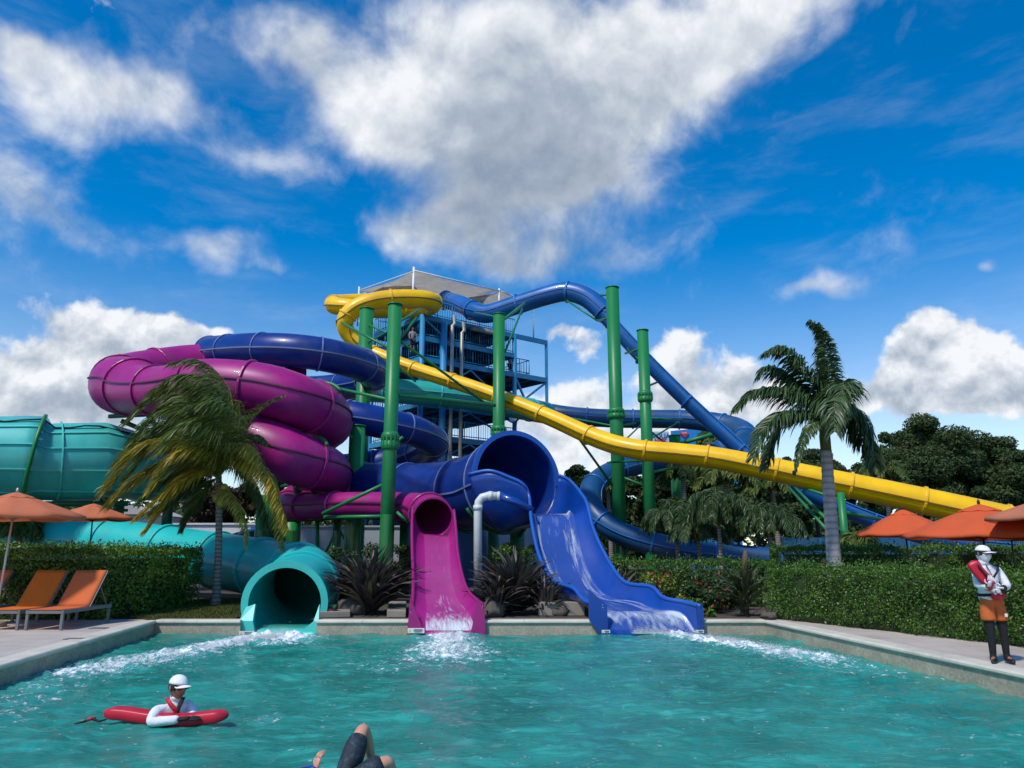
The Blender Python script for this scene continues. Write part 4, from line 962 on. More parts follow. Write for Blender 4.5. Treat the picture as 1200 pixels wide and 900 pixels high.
# cross braces
m = MB()
for i in range(2, len(levels) - 1):
    z1, z0 = levels[i] - .4, levels[i + 1]
    m.bar(tp(.1, -.02, z0), tp(U605 * .5, -.02, z1), .09); m.bar(tp(U605 * .5, -.04, z1), tp(U605, -.04, z0), .09)
    m.bar(tp(-.02, .1, z0), tp(-.02, VL, z1), .09)
m.bar(tp(U605 + .1, 0, ZC - .4), tp(UL - 1.2, 0, ZC - 3.2), .13); m.bar(tp(UL - .1, .02, ZC - .4), tp(U605 + .1, .02, ZC - 2.4), .13); m.bar(tp(U605, 0, tz(500)), tp(UL - 2.4, 0, ZC - 1.6), .10)
m.bar(tp(u1, -.1, ZB + .2), tp(u1 - 1.3, -.1, ZA - .4), .12)
m.build('cross_brace', M['tower'], tw)
# added dark panel standing in for shade at the tower bottom
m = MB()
q = tp(U605 * .3, VL * .8, 0); m.box((q.x, q.y, 2.4), (5.0, .2, 4.2), math.atan2(uu.y, uu.x)); m.build('dark_panel', M['tower_dark'], tw)
# shade sails
def sail_pts(corners, sag, n=10):
    a, b_, c, d = [Vector(x) for x in corners]; rows = []
    for i in range(n + 1):
        s = i / n; row = []
        for j in range(n + 1):
            t = j / n
            # edges curve inwards
            p = (a * (1 - s) + b_ * s) * (1 - t) + (d * (1 - s) + c * s) * t
            ce = (a + b_ + c + d) / 4
            k = 1 - sag * (4 * s * (1 - s) * (1 - 4 * t * (1 - t)) + 4 * t * (1 - t) * (1 - 4 * s * (1 - s)))
            row.append(tuple(ce + (p - ce) * k))
        rows.append(row)
    return rows
can = MB()
apex = at(485, 317, 46.4); lft = at(422, 341, 49); bk = tp(3.0, VL + 1, 0); bk.z = tz(345); rt = at(584, 341, 50)
can.grid(sail_pts([apex, rt, at(560, 352, 55), lft], .10)); can.build('shade_sail', M['sail'], tw, solid=.03)
can = MB(); can.grid(sail_pts([at(592, 341.5, 50.2), at(627, 357, 53.5), at(585, 371, 56), at(520, 352, 53)], .08)); can.build('shade_sail', M['sail'], tw, solid=.03)
can = MB(); can.grid(sail_pts([at(432, 338, 49.5), at(484, 333, 47), at(505, 352, 50), at(440, 346, 52)], .05)); can.build('shade_sail', M['sail'], tw, solid=.03)
for (a, c, w) in (((485, 313, 46.4), (485, 366, 46.4), .15), ((421, 336, 49), (421, 382, 49), .12), ((585, 338, 50), (585, 372, 50), .12), ((625, 357, 53.5), (625, 396, 53.5), .11)):
    p, q = at(*a), at(*c); q.x, q.y = p.x, p.y; m = MB(); m.tube([p, q], w / 2, 10); m.build('sail_mast', M['white_metal'], tw)
m = MB()
m.tube([at(486, 317, 46.3), at(586, 341, 50)], .04, 6); m.tube([at(484, 318, 46.3), at(421, 340, 49)], .03, 6); m.tube([at(586, 341, 50), at(627, 357, 53.4)], .04, 6); m.tube([at(627, 358, 53.4), at(560, 378, 55)], .03, 6); m.tube([at(585, 342, 50), at(548, 358, 52)], .03, 6)
m.build('sail_cable', M['white_metal'], tw)

# small blue hall with a sign, far behind
c = at(822, 516, 70); hall = empty('ride_hall', (c.x, 72, DECK), 'bright blue hall with a red emblem far behind the plunging slide', 'building')
m = MB(); f = [at(786, 534, 68), at(862, 534, 68), at(848, 499, 68), at(786, 505, 68)]
m.add(f + [p + Vector((2, 9, 0)) for p in f], [(0, 1, 2, 3), (7, 6, 5, 4), (0, 4, 5, 1), (1, 5, 6, 2), (2, 6, 7, 3), (3, 7, 4, 0)])
w0, w1 = at(786, 540, 68.1), at(862, 540, 68.1); m.box(((w0.x + w1.x) / 2 + .5, 72.6, w0.z / 2 + .2), (w1.x - w0.x - .5, 8.4, w0.z + 1.0)); m.build('wall', M['bright_blue'], hall)
m = MB(); e0 = at(802, 509, 67.9); cx, cz = e0.x, e0.z
m.tube([(cx, 67.86, cz), (cx, 67.96, cz)], 1.0, 6)
pts = [(-.42, .12), (-.3, .26), (.3, .26), (.42, .12), (.2, -.14), (0, -.30), (-.2, -.14)]; m = MB()
m.add([(cx + x * .95, 67.9, cz + zz * .95) for x, zz in pts], [tuple(range(7))]); m.build('emblem', M['ink_red'], hall, solid=.1)
m = MB(); m.box((cx, 67.84, cz + .12), (.5, .03, .05)); m.build('emblem_band', M['ink_white'], hall)
a0, a1 = at(763, 534, 66), at(783.5, 506, 66); sg = empty('sign_board', ((a0.x + a1.x) / 2, 66, DECK), 'pale sign board lettered in blue and red, left of the blue hall', 'sign')
m = MB(); m.box(((a0.x + a1.x) / 2, 66, (a0.z + a1.z) / 2), (a1.x - a0.x, .2, a1.z - a0.z)); m.build('board', M['sign_grey'], sg)
m = MB()
for x in (a0.x + .3, a1.x - .3): m.tube([(x, 66.05, DECK - .1), (x, 66.05, a0.z + .1)], .09, 8)
m.build('post', M['galv'], sg)
def text(name, s, mat, parent, c, size, rot=(math.pi / 2, 0, 0)):
    cu = bpy.data.curves.new(name, 'FONT'); cu.body = s; cu.size = size; cu.extrude = .02; cu.align_x = 'CENTER'; cu.align_y = 'CENTER'; cu.offset = size * .012
    t_ = bpy.data.objects.new(name, cu); COL.objects.link(t_); me = bpy.data.meshes.new_from_object(t_.evaluated_get(bpy.context.evaluated_depsgraph_get())); bpy.data.objects.remove(t_)
    me.materials.clear(); me.materials.append(mat); o = bpy.data.objects.new(name, me); COL.objects.link(o); o.rotation_euler = rot
    o.parent = parent; o.location = Vector(c) - world_off(parent); return o
mx_ = (a0.x + a1.x) / 2
text('lettering', 'AQUA', M['ink_blue'], sg, (mx_ + .05, 65.87, at(772, 511.3, 66).z), .60); text('lettering', 'NICK', M['ink_red'], sg, (mx_ + .05, 65.87, at(772, 516.4, 66).z), .46)

# low white service building behind the left palm, and boarding at the right
def house(name, label, x0, x1, y0, Y, depth, mat, roofmat=None, gable=False):
    a, c = at(x0, y0, Y), at(x1, y0, Y); o = empty(name, ((a.x + c.x) / 2, Y, DECK), label, 'building'); h = a.z
    m = MB(); m.box(((a.x + c.x) / 2, Y + depth / 2, (h + DECK) / 2 - .05), (c.x - a.x, depth, h - DECK + .1)); m.build('wall', mat, o)
    if gable:
        m = MB(); hx = (c.x - a.x) / 2; mx = (a.x + c.x) / 2; r = .3
        A = [(a.x - r, Y - .3, h + .003), (c.x + r, Y - .3, h + .003), (mx, Y - .3, h + hx * .45)]; m.add(A + [(x, Y + depth + .3, zz) for x, _, zz in A], [(0, 1, 2), (5, 4, 3), (0, 3, 4, 1), (1, 4, 5, 2), (2, 5, 3, 0)]); m.build('roof', roofmat, o)
        m = MB(); m.box((mx - hx * .3, Y - .02, h - .8), (.7, .05, .9)); m.build('window', M['glass_dark'], o); m = MB(); m.box((mx + hx * .4, Y - .02, (h + DECK) / 2 - .2), (.9, .05, h - DECK - .5)); m.build('door', M['grey_wall'], o)
    else:
        m = MB(); m.box(((a.x + c.x) / 2, Y + depth / 2, h + .053), (c.x - a.x + .2, depth + .2, .1)); m.build('roof', roofmat or mat, o)
    return o
house('service_building', 'small white gabled service building behind the left parasols', 128, 175, 603, 42, 4, M['white_wall'], M['roof'], True)
house('boundary_wall', 'long low white wall behind the palm trunk and the turquoise tube', 168, 330, 615, 44, .4, M['white_wall'])['category'] = 'wall'
house('boundary_wall', 'pale grey wall section behind the green columns under the magenta coil', 335, 470, 618, 43, .4, M['grey_wall'])['category'] = 'wall'
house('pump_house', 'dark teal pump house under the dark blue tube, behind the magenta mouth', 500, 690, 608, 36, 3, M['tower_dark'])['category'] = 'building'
m = MB(); a, c = at(900, 630, 46), at(1330, 628, 46); 
fo_ = empty('boarding_fence', ((a.x + c.x) / 2, 46, DECK), 'long blue boarding fence behind the rear hedge at the right', 'fence')
m.box(((a.x + c.x) / 2, 46, (a.z + DECK) / 2), (c.x - a.x, .12, a.z - DECK)); m.build('panel', M['blue_fence'], fo_)
for k in np.linspace(.02, .98, 9):
    m = MB(); m.box((a.x + (c.x - a.x) * k, 45.9, (a.z + DECK) / 2), (.1, .08, a.z - DECK - .1)); m.build('post', M['tower'], fo_)
# ------------------------------------------------------------------ plants
def unit(n, rng):
    v = rng.normal(size=(n, 3)); return v / np.linalg.norm(v, axis=1, keepdims=True)
def lump(p, s=1.3):
    return np.array([mnoise.noise(Vector(q) * s) for q in p])
def hedge(label, foot, z0, h, dens, leaf, mat, seed, lumpy=.16, inset=.34, group='clipped hedges'):
    rng = np.random.default_rng(seed); foot = [Vector((*p, 0)) for p in foot]; n = len(foot)
    cx = sum((p.x for p in foot)) / n; cy = sum((p.y for p in foot)) / n
    o = empty('hedge', (cx, cy, z0), label, 'hedge', group)
    # dark twiggy inside
    cc = Vector((cx, cy, 0)); m = MB(); ins = []
    for p in foot:
        d = cc - p; ins.append(p + d.normalized() * min(inset * 1.25, d.length * .4))
    lo = [(p.x, p.y, z0 + .02) for p in ins]; hi = [(p.x, p.y, z0 + h - .24) for p in ins]
    m.add(lo + hi, [tuple(range(n))[::-1], tuple(range(n, 2 * n))] + [(i, (i + 1) % n, (i + 1) % n + n, i + n) for i in range(n)]); m.build('twigs', M['hedge_core'], o)
    C, Dn = [], []
    for i in range(n):
        a, b_ = foot[i], foot[(i + 1) % n]; e = b_ - a; nr = Vector((e.y, -e.x, 0)).normalized()
        if nr.dot(EYE - Vector((*((a + b_) / 2).xy, 1.9))) < -2: continue
        k = int(e.length * h * dens); t = rng.random(k); zz = rng.random(k) ** .92
        P = np.array(a)[None] + t[:, None] * np.array(e)[None]; P[:, 2] = z0 + .03 + zz * (h - .02)
        r_ = np.clip((zz - .9) / .1, 0, 1) ** 2 * .10 + np.clip((.14 - zz) / .14, 0, 1) * .12
        off = lump(P) * lumpy + lump(P, 4) * lumpy * .6 - rng.random(k) ** 1.5 * .16 - r_
        P += np.array(nr)[None] * off[:, None]; C.append(P); Dn.append(np.tile(np.array(nr), (k, 1)))
    # top: triangulate footprint by rejection
    xs = [p.x for p in foot]; ys_ = [p.y for p in foot]
    area = abs(sum(foot[i].x * foot[(i + 1) % n].y - foot[(i + 1) % n].x * foot[i].y for i in range(n))) / 2
    k = int((max(xs) - min(xs)) * (max(ys_) - min(ys_)) * dens * .8)
    Q = np.stack([rng.uniform(min(xs), max(xs), k), rng.uniform(min(ys_), max(ys_), k), np.zeros(k)], 1); ins_ = np.zeros(k, bool)
    for i in range(n):
        a, b_ = foot[i], foot[(i + 1) % n]
        c_ = ((a.y > Q[:, 1]) != (b_.y > Q[:, 1])) & (Q[:, 0] < (b_.x - a.x) * (Q[:, 1] - a.y) / (b_.y - a.y + 1e-9) + a.x); ins_ ^= c_
    Q = Q[ins_]; Q[:, 2] = z0 + h; Q[:, 2] += lump(Q) * lumpy + lump(Q, 4) * lumpy * .5 - rng.random(len(Q)) ** 2 * .12 + (rng.random(len(Q)) ** 14) * .24
    C.append(Q); Dn.append(np.tile(np.array((0, 0, 1.)), (len(Q), 1)))
    C = np.vstack(C); Dn = np.vstack(Dn)
    nrm = Dn + unit(len(C), rng) * .9; d = unit(len(C), rng) + Dn * .35 + np.array((0, 0, .35))
    sz = leaf * rng.uniform(.6, 1.5, len(C)); v, f = leaf_quads(C, d, nrm, sz, sz * .5)
    np_mesh('foliage', v, f, mat, o)
    return o
def px_xy(px, Y): p = at(px, 645, Y); return (p.x, Y)
hedge('long dense bright green clipped hedge behind the orange loungers at left', [px_xy(-250, 18.9), px_xy(128, 18.8), px_xy(176, 20.0), px_xy(240, 23.6), px_xy(232, 25.2), px_xy(-250, 25.2)], DECK - .02, 1.68, 900, .072, M['hedge'], 1)
hedge('dark green clipped hedge along the right pool deck behind the standing person', [px_xy(893, 19.4), px_xy(1150, 14.0), (9.75, 11.2), (11.4, 11.2), px_xy(1215, 15.4), px_xy(935, 21.2)], DECK - .02, 1.24, 2000, .050, M['hedge_dark'], 2)
hedge('rear clipped hedge behind the right parasol poles and pale palm trunk', [px_xy(905, 25.6), px_xy(1300, 25.6), px_xy(1300, 27.4), px_xy(905, 27.4)], DECK - .02, 1.78, 700, .08, M['hedge_dark'], 3)
hedge('low green clipped hedge behind the flowering bushes, under the two tall columns', [px_xy(712, 23.6), px_xy(905, 23.0), px_xy(905, 24.6), px_xy(712, 25.2)], DECK - .02, 1.32, 700, .075, M['hedge_dark'], 4)

def clumps_leaves(o, clumps, per, leaf, mat, rng, name='crown', flat=.5, drop=.0):
    C, Nn = [], []
    for (c, r) in clumps:
        c = np.array(c); r = np.array(r) if hasattr(r, '__len__') else np.array((r, r, r))
        k = int(per * (r[0] * r[2]) ** .5 ** 1); u = unit(k, rng); rr = rng.random(k) ** .45
        C.append(c + u * r * rr[:, None]); Nn.append(u)
    C = np.vstack(C); Nn = np.vstack(Nn)
    nrm = Nn + unit(len(C), rng) * .8 + np.array((0, 0, flat)); d = unit(len(C), rng) + Nn * .4 - np.array((0, 0, drop))
    sz = leaf * rng.uniform(.55, 1.5, len(C)); v, f = leaf_quads(C, d, nrm, sz, sz * .55)
    return np_mesh(name, v, f, mat, o)
def make_clumps(c, r, n, rng, cr=(.22, .42)):
    """clumps spread unevenly through an egg-shaped volume, more of them towards its outside"""
    out = []
    for _ in range(n):
        u = unit(1, rng)[0]; k = rng.random() ** .4
        p = np.array(c) + u * np.array(r) * k * .85
        s = rng.uniform(*cr) * min(r[0], r[2]); out.append((p, (s * rng.uniform(.9, 1.4), s * rng.uniform(.9, 1.3), s * rng.uniform(.6, .95))))
    return out
def tree(label, px, py, rx, ry, Y, n=34, per=1100, leaf=.22, mat='forest', seed=0, name='broadleaf_tree', group='trees beyond the slides', depth=None, cr=(.22, .42), trunk=True, cat='tree'):
    rng = np.random.default_rng(seed); c = at(px, py, Y); s = (at(px + rx, py, Y).x - c.x); sv = c.z - at(px, py + ry, Y).z
    o = empty(name, (c.x, Y, DECK - .1), label, cat, group)
    cl = make_clumps((c.x, Y, c.z), (s, depth or s * .8, sv), n, rng, cr)
    if trunk:
        m = MB(); bx, by = c.x + rng.normal(0, .3), Y
        h0 = max(DECK + .8, c.z - sv * .7); r0 = max(.08, s * .05)
        m.tube([(bx, by, DECK - .15), (bx + .05, by, (DECK + h0) / 2), (bx - .03, by, h0)], [r0 * 1.25, r0, r0 * .9], 10)
        for i in rng.choice(len(cl), min(8, len(cl)), replace=False):
            q = cl[i][0]; mid = (np.array((bx, by, h0)) * .5 + q * .5) + np.array((0, 0, .15 * s)); m.tube([(bx, by, h0 - .1), tuple(mid), tuple(q)], [r0 * .6, r0 * .38, r0 * .12], 7)
        m.build('trunk', M['bark'], o)
    clumps_leaves(o, cl, per, leaf, M[mat], rng)
    return o
# right background wood, tree by tree
T = [('tall dark tree, highest crown right of the pale palm', 1080, 540, 62, 58, 62, 30), ('dark tree, second high crown at the right edge of the wood', 1150, 555, 52, 52, 64, 26), ('dark tree at the right picture edge behind the tan parasol', 1215, 570, 50, 50, 60, 20),
     ('dark low tree between the pale palm and the tallest crown', 1025, 575, 40, 36, 58, 18), ('dark bushy tree under the yellow slide beside the far column', 880, 590, 52, 40, 47, 22), ('dark tree behind the pale palm crown', 955, 560, 50, 40, 56, 22),
     ('dark tree between the two tall columns and the far column', 775, 592, 42, 44, 50, 20), ('small dark tree right of the wide blue mouth', 690, 575, 34, 40, 58, 18), ('dark bushy tree behind the agave', 838, 575, 50, 42, 54, 20), ('dark low tree behind the rear hedge under the parasols', 1120, 600, 70, 34, 52, 22),
     ('dark low tree left of the tan parasol under the yellow slide', 1010, 615, 52, 28, 50, 18), ('dark tree directly behind the tallest green column', 728, 590, 34, 46, 53, 18), ('dark tree under the yellow slide just left of the pale palm trunk', 928, 600, 38, 36, 55, 18), ('dark low tree in front of the blue hall', 812, 600, 46, 40, 58, 18), ('mid-height dark tree behind the slender palms, left of the agave', 858, 606, 40, 40, 38, 16), ('low dark tree behind the slender palms beside the far column', 800, 618, 34, 34, 40, 14)]
for i, (lb, px, py, rx, ry, Y, n) in enumerate(T): tree(lb, px, py, rx, ry, Y, int(n * 2.6), per=1300, leaf=.24, seed=30 + i, cr=(.13, .34))
tree('brown dry hedge-like tree behind the trunk of the windblown palm', 256, 592, 52, 34, 50, 34, per=1300, leaf=.24, mat='forest_brown', seed=60)
tree('dark tree behind the turquoise tube at left', 110, 600, 60, 28, 52, 26, per=1100, leaf=.28, seed=61)
tree('dark tree at the left edge below the teal raft slide', 10, 606, 70, 24, 50, 24, per=1100, leaf=.28, seed=62)
for i, (px, py, rx, ry, Y, lb) in enumerate([(400, 622, 60, 22, 66, 'far dark tree under the magenta coil'), (505, 615, 60, 28, 68, 'far dark tree behind the magenta mouth'), (590, 620, 60, 26, 66, 'far dark tree behind the elbow pipe'), (330, 612, 50, 26, 68, 'far dark tree behind the yellow palm frond')]):
    tree(lb, px, py, rx, ry, Y, 14, per=500, leaf=.34, seed=70 + i)
# far wood closing the horizon
rng = np.random.default_rng(99); cl = []
for x in np.arange(-170, 190, 6.5):
    Y = 128 + rng.uniform(-9, 12); hh = rng.uniform(7.5, 11.0); cl.append(((x, Y, hh * .55), (5.2, 4, hh * .62)))
    cl.append(((x + rng.uniform(-3, 3), Y - 4, hh * .4), (4, 3, hh * .5)))
C_ = clumps_leaves(None, cl, 300, .9, M['forest'], rng, name='far_woodland'); tag(C_, 'low far woodland along the horizon behind everything', 'woodland', kind='stuff')

# shrubs
def bush(label, px, py, rx, ry, Y, mat, seed, flowers=None, leaf=.09, n=12, per=900, name='bush', group='bushes by the slides'):
    rng = np.random.default_rng(seed); c = at(px, py, Y); s = at(px + rx, py, Y).x - c.x; sv = c.z - at(px, py + ry, Y).z
    o = empty(name, (c.x, Y, DECK - .02), label, 'bush', group)
    cl = make_clumps((c.x, Y, c.z), (s, s * .7, sv), n, rng, (.3, .5)) + make_clumps((c.x, Y, (c.z + DECK) / 2), (s * .9, s * .6, (c.z - DECK) * .5), n // 2, rng, (.35, .5))
    clumps_leaves(o, cl, per, leaf, M[mat], rng, 'foliage')
    m = MB()
    for _ in range(7):
        q = cl[rng.integers(len(cl))][0]; m.tube([(c.x + rng.normal(0, .08), Y + rng.normal(0, .08), DECK - .05), tuple((q + np.array((c.x, Y, DECK))) / 2), tuple(q)], [.025, .018, .008], 6)
    m.build('stem', M['bark'], o)
    if flowers:
        for fm, cnt in flowers:
            C, Nn = [], []
            for _ in range(cnt):
                q, r = cl[rng.integers(len(cl))]; u = unit(1, rng)[0]; u[1] = -abs(u[1]); p = q + u * np.array(r) * 1.0
                if p[2] < DECK + .15: continue
                for _k in range(6): C.append(p + rng.normal(0, .025, 3)); Nn.append(u)
            C, Nn = np.array(C), np.array(Nn); v, f = leaf_quads(C, unit(len(C), rng), Nn + unit(len(C), rng) * .5, .07, .05); np_mesh('blossom', v, f, M[fm], o)
    return o
bush('yellow green variegated bush with red blooms beside the royal blue chute', 775, 690, 34, 28, 20.4, 'flower_leaf', 81, [('petal_red', 12)])
bush('mid green bush with orange blooms between the variegated bush and the agave', 822, 692, 36, 28, 21, 'shrub', 82, [('petal_orange', 10), ('petal_red', 10)])
bush('small green bush with a few orange blooms left of the agave', 848, 690, 26, 26, 22, 'shrub', 83, [('petal_orange', 6)])
bush('low dark bush dotted red at the foot of the flowering bushes', 812, 712, 30, 14, 19.9, 'hedge_dark', 84, [('petal_red', 8)])
bush('mid green shrub between the turquoise tube and the purple sword plant', 398, 665, 26, 24, 23.5, 'shrub', 85)
bush('green shrub behind the left purple sword plant', 452, 655, 34, 22, 25.5, 'shrub', 86)
bush('dark green shrub under the wide blue mouth', 610, 652, 40, 24, 24.5, 'hedge_dark', 87)
bush('dark shrub between the wide blue chute and the tall column', 715, 668, 26, 22, 23.5, 'hedge_dark', 88)
# sword-leaved plants
def sword(label, px, py, Y, n, L, mat, seed, spread=1.0, w=.07, lean=(0, 0), name='sword_leaf_plant', group='sword leaved plants', stem=.35):
    rng = np.random.default_rng(seed); b_ = at(px, py, Y); b_.z = DECK; o = empty(name, (b_.x, Y, DECK - .02), label, 'plant', group)
    V, Fq = [], []
    for i in range(n):
        a = rng.random() * 6.283; tilt = (rng.random() ** .8) * spread; Ln = L * rng.uniform(.65, 1.1); ww = w * rng.uniform(.7, 1.3)
        hd = np.array((math.cos(a), math.sin(a) * .8, 0)); z0 = DECK + rng.random() * stem
        P = []
        for k in range(6):
            t = k / 5; ang_ = tilt + t * t * .75 * rng.uniform(.6, 1.2)
            P.append((P[-1] if P else np.array((b_.x + rng.normal(0, .08), Y + rng.normal(0, .08), z0))) + (hd * math.sin(ang_) + np.array((lean[0] * t, lean[1] * t, math.cos(ang_)))) * (Ln / 6 if k else 0))
        sd = np.cross(hd, (0, 0, 1.0)); tw = rng.normal(0, .35); sd = sd * math.cos(tw) + np.array((0, 0, 1)) * math.sin(tw); base = len(V)
        for k, p in enumerate(P):
            wk = ww * (.55, .9, 1, .85, .5, .06)[k]; V += [p - sd * wk / 2, p + sd * wk / 2]
        for k in range(5): Fq.append((base + 2 * k, base + 2 * k + 1, base + 2 * k + 3, base + 2 * k + 2))
    np_mesh('leaf_rosette', np.array(V), np.array(Fq), M[mat], o)
    m = MB(); m.tube([(b_.x, Y, DECK - .05), (b_.x, Y, DECK + stem + .15)], [.09, .06], 10); m.build('stem', M['bark'], o)
    return o
sword('big purple-brown sword-leaved plant left of the magenta chute', 432, 722, 20.6, 300, 2.1, 'purple_leaf', 201, 1.0, .16)
sword('big purple-brown sword-leaved plant leaning between elbow pipe and royal blue chute', 604, 722, 20.8, 320, 1.95, 'purple_leaf', 202, 1.1, .16, lean=(-.12, 0))
sword('smaller purple plant in front of the royal blue chute side', 582, 724, 20.0, 110, 1.25, 'purple_leaf', 203, 1.2, .10)
sword('purple-brown plant beside the tall column, right of the royal blue chute', 722, 690, 22.2, 90, 1.55, 'purple_leaf', 204, .95, .11)
sword('small purple plant tucked against the royal blue chute foot', 638, 724, 20.2, 90, 1.05, 'purple_leaf', 205, 1.15, .09)
ag = sword('olive agave-like plant with a bare brown stem at the end of the right hedge', 874, 716, 19.9, 60, 1.25, 'agave_leaf', 206, 1.0, .12, name='agave', stem=.75)
m = MB(); b_ = at(874, 716, 19.9); m.tube([(b_.x + .03, 19.9, DECK + .9), (b_.x + .08, 19.9, DECK + 1.5), (b_.x + .09, 19.9, DECK + 1.65)], [.06, .075, .03], 8); m.build('trunk_stub', surf('brown stub', (.12, .08, .05), .9, .3, 12, bump=.6, bscale=30), ag)  # brown palm trunk stub rising out of the agave

# rocks and mulch kerbs by the slides
def rock(label, px, py, Y, r, seed):
    rng = np.random.default_rng(seed); c = at(px, py, Y); bm = bmesh.new(); bmesh.ops.create_icosphere(bm, subdivisions=3, radius=1)
    for v in bm.verts:
        n_ = 1 + .35 * mnoise.noise(v.co * 1.3 + Vector((seed, 0, 0))) + .12 * mnoise.noise(v.co * 4 + Vector((seed, 3, 0))); v.co = Vector((v.co.x * r[0], v.co.y * r[1], v.co.z * r[2])) * n_
    me = bpy.data.meshes.new('rock'); bm.to_mesh(me); bm.free(); me.polygons.foreach_set('use_smooth', [True] * len(me.polygons))
    o = link_mesh('rock', me, M['rock'], loc=(c.x, Y, DECK + r[2] * .5)); tag(o, label, 'rock', 'rocks in the planting bed')
rock('grey brown boulder right of the magenta chute end', 575, 715, 19.9, (.34, .4, .30), 1); rock('low boulder behind the coping left of the royal blue chute', 655, 718, 20.2, (.30, .3, .24), 2)
rock('small pale rock right of the turquoise outlet', 410, 712, 20.6, (.4, .4, .3), 3); rock('brown stone at the foot of the agave', 905, 722, 19.4, (.3, .25, .14), 4)
def slab(label, q, hgt):
    m = MB(); A = [Vector((*px_xy(a, Y), DECK - .003)) for a, Y in q]; B = [p + Vector((0, 0, hgt)) for p in A]
    m.add(A + B, [(3, 2, 1, 0), (4, 5, 6, 7), (0, 1, 5, 4), (1, 2, 6, 5), (2, 3, 7, 6), (3, 0, 4, 7)]); tag(m.build('concrete_pad', M['concrete'], bevel=.02), label, 'concrete pad')
slab('beige concrete pad right of the turquoise outlet', [(376, 19.3), (414, 19.6), (412, 23), (392, 23)], .16)
slab('beige concrete pad left of the magenta chute', [(456, 19.5), (478, 19.5), (478, 23), (458, 23)], .18)
slab('dark beige concrete footing under the royal blue chute', [(630, 20.0), (684, 20.0), (676, 22.5), (640, 22.5)], .35)

# lawn by the palm
GP = [px_xy(160, 19.15), px_xy(282, 19.15), px_xy(298, 23.5), px_xy(300, 27), px_xy(245, 27)]
poly('lawn', GP, DECK + .004, surf('lawn soil', (.055, .06, .02), .95, .3, 2))
rng = np.random.default_rng(8); k = 26000; Q = np.stack([rng.uniform(-12, -6, k), rng.uniform(19.2, 26.5, k), np.full(k, DECK + .03)], 1); ins_ = np.zeros(k, bool)
for i in range(5):
    a, b_ = GP[i], GP[(i + 1) % 5]; ins_ ^= ((a[1] > Q[:, 1]) != (b_[1] > Q[:, 1])) & (Q[:, 0] < (b_[0] - a[0]) * (Q[:, 1] - a[1]) / (b_[1] - a[1] + 1e-9) + a[0])
Q = Q[ins_]; d = np.stack([rng.normal(0, .5, len(Q)), rng.normal(0, .5, len(Q)), np.ones(len(Q))], 1)
v, f = leaf_quads(Q, d, unit(len(Q), rng), rng.uniform(.06, .14, len(Q)), .02); tag(np_mesh('grass', v, f, M['grass']), 'short green grass around the foot of the windblown palm', 'grass', kind='stuff')

# ------------------------------------------------------------------ palms
def frond_geo(ctrl, n, L, w, wind, rng, droop=.5, out=.9, fwd=.5, up0=0.0, reps=4):
    """leaflets both sides of a curved stalk, hanging and pushed by the wind"""
    S, Ln = resample(spline([tuple(p) for p in ctrl], 10), 1e9); S = spline([tuple(p) for p in ctrl], 10); S, Ln = resample(S, np.linalg.norm(np.diff(S, axis=0), axis=1).sum() / n)
    Tn, Sd, U = frames(S); V, Fq = [], []
    for i in range(1, len(S)):
        t = i / (len(S) - 1)
        if t < .12: continue
        prof = min(1, (t - .08) / .22) * (1 - .62 * max(0, t - .45) / .55)
        for sgn in (-1, 1):
            for rep in range(reps):
                l = L * prof * rng.uniform(.75, 1.15)
                d = Sd[i] * sgn * out * rng.uniform(.6, 1.1) + Tn[i] * fwd * rng.uniform(.7, 1.3) + U[i] * (up0 + rng.normal(0, .12)) + wind * rng.uniform(.5, 1.2) + rng.normal(0, .10, 3)
                d /= np.linalg.norm(d); p0 = S[i] + rng.normal(0, .01, 3)
                g = np.array((0, 0, -1.0)) * droop; d2 = d + g * .8 + wind * .5; d2 /= np.linalg.norm(d2); d3 = d2 + g * 1.1 + wind * .5; d3 /= np.linalg.norm(d3)
                p1 = p0 + d * l * .38; p2 = p1 + d2 * l * .34; p3 = p2 + d3 * l * .28
                nr = np.cross(d, Tn[i]); nr /= np.linalg.norm(nr) + 1e-9; sd = np.cross(d, nr); sd /= np.linalg.norm(sd) + 1e-9
                sd = sd * .8 + nr * rng.normal(0, .5); b0 = len(V); ww = w * rng.uniform(.7, 1.2)
                for p, k in ((p0, .5), (p1, 1), (p2, .8), (p3, .08)): V += [p - sd * ww * k / 2, p + sd * ww * k / 2]
                for k in range(3): Fq.append((b0 + 2 * k, b0 + 2 * k + 1, b0 + 2 * k + 3, b0 + 2 * k + 2))
    return V, Fq, S
